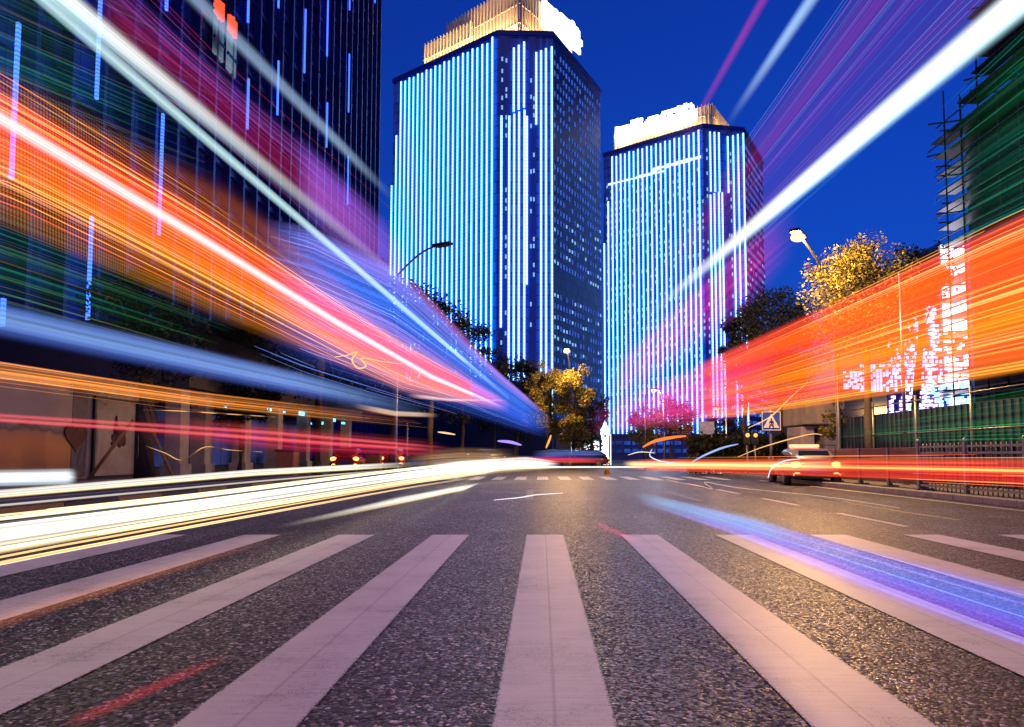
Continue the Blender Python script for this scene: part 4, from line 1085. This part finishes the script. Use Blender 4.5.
trail('broad red light smear before the arcade', [(130, 410, 440), (300, 425, 458), (450, 440, 462)], trail_mat('trail_red_smear', [(0, (.8, .02, .1)), (.5, (1, .05, .1)), (1, (1, .12, .05))], .55, .15, 9, .8, (.4, .4), (.4, .2), seed=17), -3.5)
CRM = [(0, (1, .62, .22)), (.3, (1, .86, .55)), (.55, (1, .98, .92)), (1, (1, .9, .7))]
trail('thick dazzling cream white headlight trail low along the left lane', [(-320, 560, 628), (0, 521, 555), (200, 497, 519), (400, 471, 486), (520, 458, 470)], trail_mat('trail_headlight', CRM, 2.1, .45, 17, .95, (.12, .25), (0, .03), .1, seed=18, sample=True), -3.0, 40)
trail('thinner cream headlight trail beyond the thick one at left', [(-320, 512, 526), (0, 489, 499), (250, 469, 477), (420, 461, 467)], trail_mat('trail_headlight_far', CRM, 1.8, .3, 4, .6, (.3, .3), (0, .15), .1, seed=19), -6.0)
trail('hair thin pale light line between the two left headlight trails', [(-320, 530, 533), (0, 504, 507), (250, 481, 483), (400, 468, 470)], trail_mat('trail_hair', CRM, .9, 0, 2, .5, (.3, .3), (0, .15), .1, seed=20), -5.0)
trail('short curving cream light trail on the left lane before the junction', [(270, 526, 531), (340, 510, 517), (400, 496, 505), (450, 487, 494), (492, 480, 486)], trail_mat('trail_short', CRM, 1.5, .2, 3, .4, (.35, .35), (.65, .2), .1, seed=21), -2.2)
trail('cool white tube of light low in front of the mural wall', [(-120, 470, 490), (0, 468, 488), (78, 467, 486)], trail_mat('trail_cool', [(0, (.6, .85, 1)), (.5, (.95, 1, 1)), (1, (.7, .9, 1))], 1.8, .3, 5, .5, (.4, .4), (0, .08), seed=22), -7.5)
trail('faint orange road reflection as a low glowing slab over the left crosswalk stripes', [(-200, 680, 712), (0, 608, 632), (180, 558, 574), (320, 520, 530)], trail_mat('orange_road_reflection_glow', [(0, (1, .25, .03)), (1, (.9, .3, .1))], .3, 0, 8, .9, (.4, .4), (0, .5), seed=23), -2.0)  # orange reflection on the road, drawn as a low glowing slab
trail('faint red streak of light low at the bottom left', [(60, 722, 734), (240, 645, 655)], trail_mat('trail_low_red', [(0, (1, .03, .03)), (1, (1, .05, .1))], .3, 0, 3, .4, (.4, .4), (.2, .4), seed=24), -1.2)
trail('large blue glowing flank left of the taller tower, a bus side reflection painted as light', [(255, 215, 352, 7.5), (310, 225, 375, 9), (392, 264, 400, 14), (470, 345, 420, 24), (552, 418, 442, 40)], trail_mat('bus_side_reflection_glow', [(0, (.02, .05, .4)), (.35, (.04, .14, .9)), (.75, (.06, .2, 1)), (1, (.35, .25, .9))], 1.3, .3, 30, .6, (.3, .06), (.35, .1), .15, seed=25), None, 40)  # passing bus side mirroring the blue tower, its reflection drawn as glow
trail('thin violet rim of light along the top of the blue flank', [(385, 250, 268, 12), (440, 306, 322, 17), (500, 372, 384, 26), (550, 415, 422, 40)], trail_mat('trail_violet_rim', [(0, (.3, .2, .9)), (1, (.8, .2, .6))], .6, .2, 5, .5, (.4, .4), (.3, .2), seed=26), None)
trail('short peach light trail under the blue flank', [(350, 401, 409), (395, 410, 417), (440, 413, 418)], trail_mat('trail_peach', [(0, (1, .5, .3)), (1, (1, .8, .55))], 1.0, .2, 3, .3, (.4, .4), (.4, .3), seed=27), -4.0)
trail('salmon light trail end near the vanishing point', [(405, 392, 398), (450, 398, 402), (515, 399, 402)], trail_mat('trail_salmon', [(0, (1, .5, .3)), (1, (1, .75, .6))], 1.2, .2, 2, .3, (.4, .4), (.3, .3), seed=28), -3.0)
# --- right
p, q = (1009, 10), (640, 322); s = ext(p, q, 1260)
trail('broad brilliant white light trail from the top right corner to the shorter tower', line(s, q, (36, 6)), trail_mat('trail_white_right', [(0, (.15, .55, .75)), (.25, (.7, .95, 1)), (.5, (1, 1, 1)), (.8, (.95, 1, 1)), (1, (.5, .7, .85))], 2.6, .55, 4, .2, (.4, .4), (0, .3), .04, seed=31), 2.5)
p, q = (811, 0), (722, 132); s = ext(p, q, 960)
trail('pale blue light trail rising steeply from the crown of the shorter tower', line(s, q, (22, 8)), trail_mat('trail_paleblue', [(0, (.2, .35, .6)), (.5, (.5, .75, .95)), (1, (.25, .5, .9))], .95, .25, 5, .3, (.35, .35), (0, .3), seed=32), 2.6)
p, q = (763, 0), (670, 165); s = ext(p, q, 850)
trail('thin magenta light trail crossing the crown of the shorter tower', line(s, q, (15, 6)), trail_mat('trail_magenta', [(0, (.6, .02, .25)), (1, (.7, .05, .4))], .55, .15, 3, .3, (.4, .4), (0, .4), seed=33), 2.7)
trail('magenta and violet streaks of light fanning over the upper right sky', [(1150, -420, -75), (985, -210, 40), (780, 90, 222), (700, 200, 290), (640, 280, 345)], trail_mat('trail_fan', [(0, (.02, .2, .25)), (.2, (.35, .02, .25)), (.45, (.12, .03, .35)), (.7, (.5, .01, .2)), (1, (.1, .1, .4))], .36, .1, 36, .85, (.15, .25), (0, .3), .2, seed=34), 2.9, 40)
trail('pink magenta glow of light on the right edge of the shorter tower', [(800, 190, 262), (730, 240, 330), (640, 330, 400), (600, 372, 425)], trail_mat('trail_pinkglow', [(0, (.3, .02, .6)), (.5, (.9, .02, .3)), (1, (.6, .05, .6))], .6, .05, 18, .7, (.4, .4), (.3, .4), seed=35), 3.0)
ORG = [(0, (1, .26, .01)), (.18, (1, .05, .02)), (.4, (1, .2, .005)), (.6, (1, .045, .02)), (.8, (1, .12, .01)), (1, (.9, .02, .05))]
trail('huge orange red streaked light band filling the right edge', [(1300, 82, 330), (1024, 208, 374), (880, 278, 398), (735, 345, 418), (690, 366, 420)], trail_mat('trail_orange_right', ORG, 1.5, .45, 30, .55, (.06, .12), (0, .14), .16, seed=36), 2.4, 44)
trail('yellow orange hot streaks of light inside the right orange band', [(1300, 130, 320), (1024, 232, 368), (735, 352, 412)], trail_mat('trail_hot', [(0, (1, .4, .02)), (1, (1, .3, .02))], .5, .0, 38, 1.0, (.2, .2), (0, .2), .1, seed=41), 2.38, 40)
trail('rose pink soft end of the right orange band over the tower foot', [(790, 322, 412), (720, 352, 424), (640, 385, 432), (585, 410, 440)], trail_mat('trail_rose', [(0, (1, .05, .3)), (.5, (.95, .04, .4)), (1, (.9, .05, .35))], .85, .25, 12, .5, (.3, .35), (.3, .5), seed=37), 2.45)
trail('green streaks of light over the scaffolded building', [(1200, -120, 175), (1024, 20, 245), (930, 110, 280)], trail_mat('trail_green_right', [(0, (.01, .16, .14)), (.5, (.01, .25, .12)), (1, (.0, .2, .05))], .22, 0, 26, .95, (.2, .2), (0, .5), seed=38), 2.6)
trail('green streaks of light under the right orange band', [(1200, 345, 452), (1024, 385, 448), (890, 412, 446), (800, 425, 448)], trail_mat('trail_green_low_right', [(0, (.01, .22, .05)), (1, (.01, .25, .08))], .22, 0, 10, 1.0, (.2, .25), (0, .5), seed=39), 2.7)
TL = [(0, (1, .1, .02)), (.2, (1, .03, .02)), (.45, (1, .06, .03)), (.55, (1, .5, .08)), (.65, (1, .04, .03)), (.85, (1, .1, .03)), (1, (1, .3, .05))]
trail('long red and yellow tail light trail at kerb height along the right', [(1250, 455, 500), (1024, 457, 486), (900, 457, 480), (760, 458, 475), (625, 459, 470)], trail_mat('trail_tail', TL, .9, .2, 6, .6, (.12, .12), (0, .06), .05, seed=42), 5.6, 40)
trail('yellow white hot tail light trail end at the junction', [(860, 460, 473), (740, 461, 471), (622, 460, 469)], trail_mat('trail_tail_hot', [(0, (1, .3, .05)), (.5, (1, .8, .35)), (1, (1, .35, .1))], 1.5, .2, 4, .7, (.35, .35), (.4, .06), .1, seed=43), 5.2)
trail('white light line crossing behind the central junction', [(480, 466, 469, 30), (560, 466, 468.5, 31), (660, 466, 468, 31)], trail_mat('trail_cross', CRM, 1.5, .1, 2, .4, (.3, .3), (.1, .2), seed=44), None)
trail('dazzling white gold pool of light trails meeting at the vanishing point', [(370, 472, 488, 20), (460, 459, 477, 24), (525, 455, 472, 30), (562, 461, 469, 32)], trail_mat('trail_pool', CRM, 2.6, .2, 9, .7, (.35, .35), (.4, .2), seed=45), None)
trail('wide blue and violet light trail low over the right crosswalk stripes', [(1250, 640, 735), (1024, 584, 652), (862, 545, 594), (737, 513, 538), (626, 487, 500)], trail_mat('trail_blue_right', [(0, (.35, .1, .95)), (.3, (.22, .12, 1)), (.6, (.10, .22, 1)), (1, (.2, .2, .95))], 1.0, .35, 8, .3, (.35, .3), (0, .3), .1, seed=46), 1.4)
trail('pale aqua far end of the low blue light trail', [(800, 523, 553), (720, 508, 530), (628, 488, 499)], trail_mat('trail_aqua_right', [(0, (.3, .55, .8)), (1, (.35, .7, .8))], .5, .15, 6, .4, (.35, .35), (.3, .25), seed=47), 1.38)
trail('faint red line of light on the asphalt beside the centre stripe', [(645, 541, 549), (590, 518, 523)], trail_mat('trail_red_short', [(0, (1, .02, .1)), (1, (1, .05, .2))], .4, 0, 2, .3, (.4, .4), (.4, .2), seed=48), .8)

def filaments(label, st, X, n, cols, k, r, seed, span=(.25, 1.0)):
    """a bundle of hair thin light paths inside one band"""
    rnd = random.Random(seed); b = MB()
    S = [(q[0], q[1], q[2], (1 / q[3]) if len(q) > 3 else (q[0] - VPX) / (X * F)) for q in st]; tot = len(S) - 1
    def pos(t, v, off):
        t = min(max(t, 0), .9999) * tot; kk = int(t); f = t - kk; a, c = S[kk], S[kk + 1]; q = [a[j] + (c[j] - a[j]) * f for j in range(4)]
        p = at(q[0], q[1] + (q[2] - q[1]) * v, 1 / q[3]); p.x += off; return p
    for i in range(n):
        v, L = rnd.random(), rnd.uniform(*span); t0 = rnd.uniform(0, 1 - L) if L < 1 else 0; off = rnd.uniform(-.12, .12); rr = r * rnd.uniform(.5, 1.5)
        P_ = [pos(t0 + L * j / 10, v, off) for j in range(11)]
        b.tube(P_, [rr * (.15 + .85 * math.sin(math.pi * min(.97, max(.03, j / 10))) ** .5) for j in range(11)], 4, rnd.randrange(len(cols)))
    tag(b.build('light_trail', [glow('filament_light', c, k, clear=True) for c in cols], recalc=False), label, 'light trail', 'light trails of passing traffic')
filaments('bundle of fine gold and orange light threads in the right orange band', [(1300, 90, 325), (1024, 212, 372), (735, 350, 416)], 2.36, 60, [(1, .25, .02), (1, .45, .08), (1, .1, .02), (1, .3, .1)], .9, .0035, 1)
filaments('bundle of fine green light threads over the scaffolded building', [(1200, -120, 175), (1024, 20, 245), (930, 110, 280)], 2.55, 30, [(0, .22, .1), (0, .3, .22), (.02, .35, .1)], .4, .003, 2)
filaments('bundle of fine green light threads under the right orange band', [(1200, 352, 452), (1024, 388, 446), (850, 418, 446)], 2.65, 14, [(0, .3, .08), (.02, .4, .1)], .3, .003, 3)
filaments('bundle of fine teal and rose light threads in the upper right sky', [(1150, -420, -75), (985, -210, 40), (780, 90, 222), (660, 260, 330)], 2.85, 50, [(.0, .25, .3), (.4, .02, .2), (.3, .1, .3), (.1, .2, .4)], .42, .0035, 4)
filaments('bundle of fine red and gold light threads in the left orange band', [(-260, -75, 120), (0, 78, 190), (200, 198, 290), (400, 336, 390), (512, 402, 413)], -2.46, 60, [(1, .3, .02), (1, .12, .02), (1, .45, .12), (1, .06, .04)], .9, .003, 5)
filaments('bundle of fine green light threads at the top left', [(-250, -230, 90), (0, -60, 135), (220, 50, 215)], -2.72, 44, [(.02, .2, .1), (0, .15, .12), (.15, .12, .04)], .32, .003, 6)
filaments('bundle of fine green light threads under the amber dots', [(-250, 120, 260), (0, 205, 318), (240, 305, 378)], -2.68, 44, [(.02, .22, .07), (.0, .16, .1), (.2, .12, .03)], .32, .003, 7)
filaments('bundle of fine rose light threads across the dark left tower', [(90, -60, 60), (200, 50, 125), (395, 215, 300)], -2.78, 34, [(.6, .02, .06), (.5, .05, .3), (.25, .1, .6)], .45, .0035, 8)
filaments('bundle of fine blue and white light threads in the blue flank', [(255, 225, 352, 7.5), (310, 240, 375, 9), (392, 280, 400, 14), (470, 350, 420, 24), (548, 418, 440, 40)], None, 46, [(.1, .25, 1), (.3, .5, 1), (.5, .4, 1)], .8, .004, 9, (.15, .7))
filaments('bundle of fine brown and gold light threads above the mural wall', [(-250, 322, 352), (0, 360, 384), (200, 391, 410), (430, 419, 431)], -2.62, 20, [(1, .35, .06), (.8, .2, .04)], .6, .0025, 10)
filaments('bundle of fine cream light threads round the thick left headlight trail', [(-320, 545, 640), (0, 515, 566), (200, 494, 527), (400, 469, 490), (520, 457, 471)], -2.95, 26, [(1, .8, .45), (1, .9, .75), (1, .6, .2)], 1.3, .005, 11, (.4, 1))
filaments('bundle of fine red and yellow light threads in the kerb height trail at right', [(1250, 450, 502), (1024, 454, 488), (900, 455, 482), (625, 458, 470)], 5.5, 18, [(1, .06, .03), (1, .4, .08), (1, .15, .05)], 1.1, .006, 12, (.2, 1))
filaments('bundle of fine violet light threads in the low blue trail at right', [(1250, 640, 735), (1024, 588, 650), (737, 513, 537), (640, 492, 503)], 1.36, 14, [(.25, .12, 1), (.1, .3, 1), (.3, .45, .9)], .42, .0018, 13)

# thin curved wire-like light lines
def wire(label, pts, rgb, k, r, bead=None):
    b = MB(); P_ = [at(*p) for p in pts]; Q = []
    for i in range(len(P_) - 1):                              # Catmull-Rom
        p0, p1, p2, p3 = P_[max(i - 1, 0)], P_[i], P_[i + 1], P_[min(i + 2, len(P_) - 1)]
        for s in range(6):
            t = s / 6; Q.append(.5 * ((2 * p1) + (p2 - p0) * t + (2 * p0 - 5 * p1 + 4 * p2 - p3) * t * t + (3 * p1 - p0 - 3 * p2 + p3) * t ** 3))
    Q.append(P_[-1]); n = len(Q)
    b.tube(Q, [.6 * r * (.35 + .65 * math.sin(math.pi * (i + .5) / n)) for i in range(n)], 6)
    tag(b.build('light_trail', glow('trail_wire', rgb, k, bead=bead, axis=0, lo=.12)), label, 'light trail', 'light trails of passing traffic')
GOLD = (1, .5, .18)
wire('thin gold light line sweeping up over the crossing sign', [(748, 428, 15), (770, 417, 14), (790, 398, 13), (808, 382, 12)], GOLD, 1.6, .018)
wire('long thin gold light line rising behind the silver car', [(738, 457, 17), (760, 448, 16), (790, 439, 15), (812, 434, 14), (822, 435, 14)], GOLD, 1.4, .02)
wire('orange hook of light before the reddish tree', [(643, 447, 24), (655, 441, 23), (672, 437.5, 22), (686, 436, 22)], (1, .2, .03), 1.5, .09)
wire('white looping light line beside the silver car', [(768, 478, 17), (772, 468, 17), (784, 461, 17), (800, 459, 17)], (.9, .8, 1), 1.8, .025)
wire('squiggling gold light line at the lower edge of the left orange band', [(335, 357, 6), (348, 355, 6), (357, 352, 6), (352, 360, 6.2), (358, 368, 6.4), (366, 366, 6.5), (362, 358, 6.6), (385, 362, 7), (402, 364, 7.4)], GOLD, 1.5, .012)
wire('dashed looking gold line looping by the thick tree trunk', [(146, 446, 14), (165, 453, 14.5), (183, 460, 15), (205, 447, 15.5), (230, 450, 16), (262, 452, 17)], GOLD, .9, .02, .35)
wire('gold light line level above the red lines at the arcade', [(143, 410, 14), (180, 411, 15), (228, 414, 16), (275, 417, 17)], GOLD, 1.1, .02, .35)
wire('pale pink light line snaking on the asphalt in front of the junction', [(640, 478, 24), (690, 484, 20), (712, 489, 18.5), (705, 482, 20), (740, 488, 18.5), (820, 496, 15.5), (900, 508, 12)], (1, .7, .5), .9, .012)
wire('gold dotted light line low on the right lane', [(760, 490, 17), (830, 500, 14), (905, 512, 11.5), (960, 520, 10)], GOLD, .6, .01, .35)
wire('white kinked light line on the asphalt left of the lane arrow', [(494, 500, 14.5), (520, 497.5, 15.5), (535, 495, 16.5), (563, 493, 17)], (1, .95, 1), 1.3, .02)
trail('red tail light smear crossing low before the central trees', [(500, 457, 465, 34), (550, 455, 464, 34), (612, 457, 464, 34)], trail_mat('trail_centre_red', [(0, (1, .15, .05)), (.5, (1, .04, .05)), (1, (.5, .1, .8))], .9, .15, 5, .7, (.3, .3), (.3, .3), seed=61), None)
trail('blue sheen of light low before the central trees', [(530, 450, 459, 38), (570, 449, 457, 38), (610, 451, 457, 38)], trail_mat('trail_centre_blue', [(0, (.1, .2, .9)), (1, (.3, .4, 1))], .55, .15, 5, .6, (.35, .35), (.3, .3), seed=62), None)
trail('warm gold haze of light at the left end of the junction', [(400, 452, 470, 26), (460, 446, 468, 28), (520, 448, 466, 32)], trail_mat('trail_centre_gold', [(0, (1, .7, .4)), (1, (1, .45, .2))], .5, .1, 6, .6, (.35, .45), (.4, .3), seed=63), None)
for lab, pts, c, k, r in (
    ('pale blue arc of light left of the crossing sign', [(692, 462, 22), (705, 455, 21), (722, 448, 20), (738, 444, 19)], (.4, .5, 1), 1.1, .05),
    ('white loop of light beside the reddish tree', [(652, 449, 24), (650, 456, 24), (660, 461, 23.5), (675, 463, 23)], (.8, .8, 1), 1.4, .03),
    ('thin cream arc of light low beside the small yellow tree', [(628, 455, 26), (640, 452, 25), (655, 453, 24)], (1, .85, .6), 1.2, .03),
    ('violet dash of light under the blue flank', [(498, 441, 30), (510, 442, 31), (521, 445, 32)], (.45, .3, 1), 1.2, .12),
    ('orange dash of light beside the orange lit tree', [(546, 448, 33), (549, 441, 33), (551, 435, 33)], (1, .4, .08), 1.4, .1),
    ('short gold dash of light before the left arcade end', [(438, 432, 24), (446, 433, 24.5), (455, 434.5, 25)], (1, .6, .3), 1.3, .06)):
    wire(lab, pts, c, k, r)
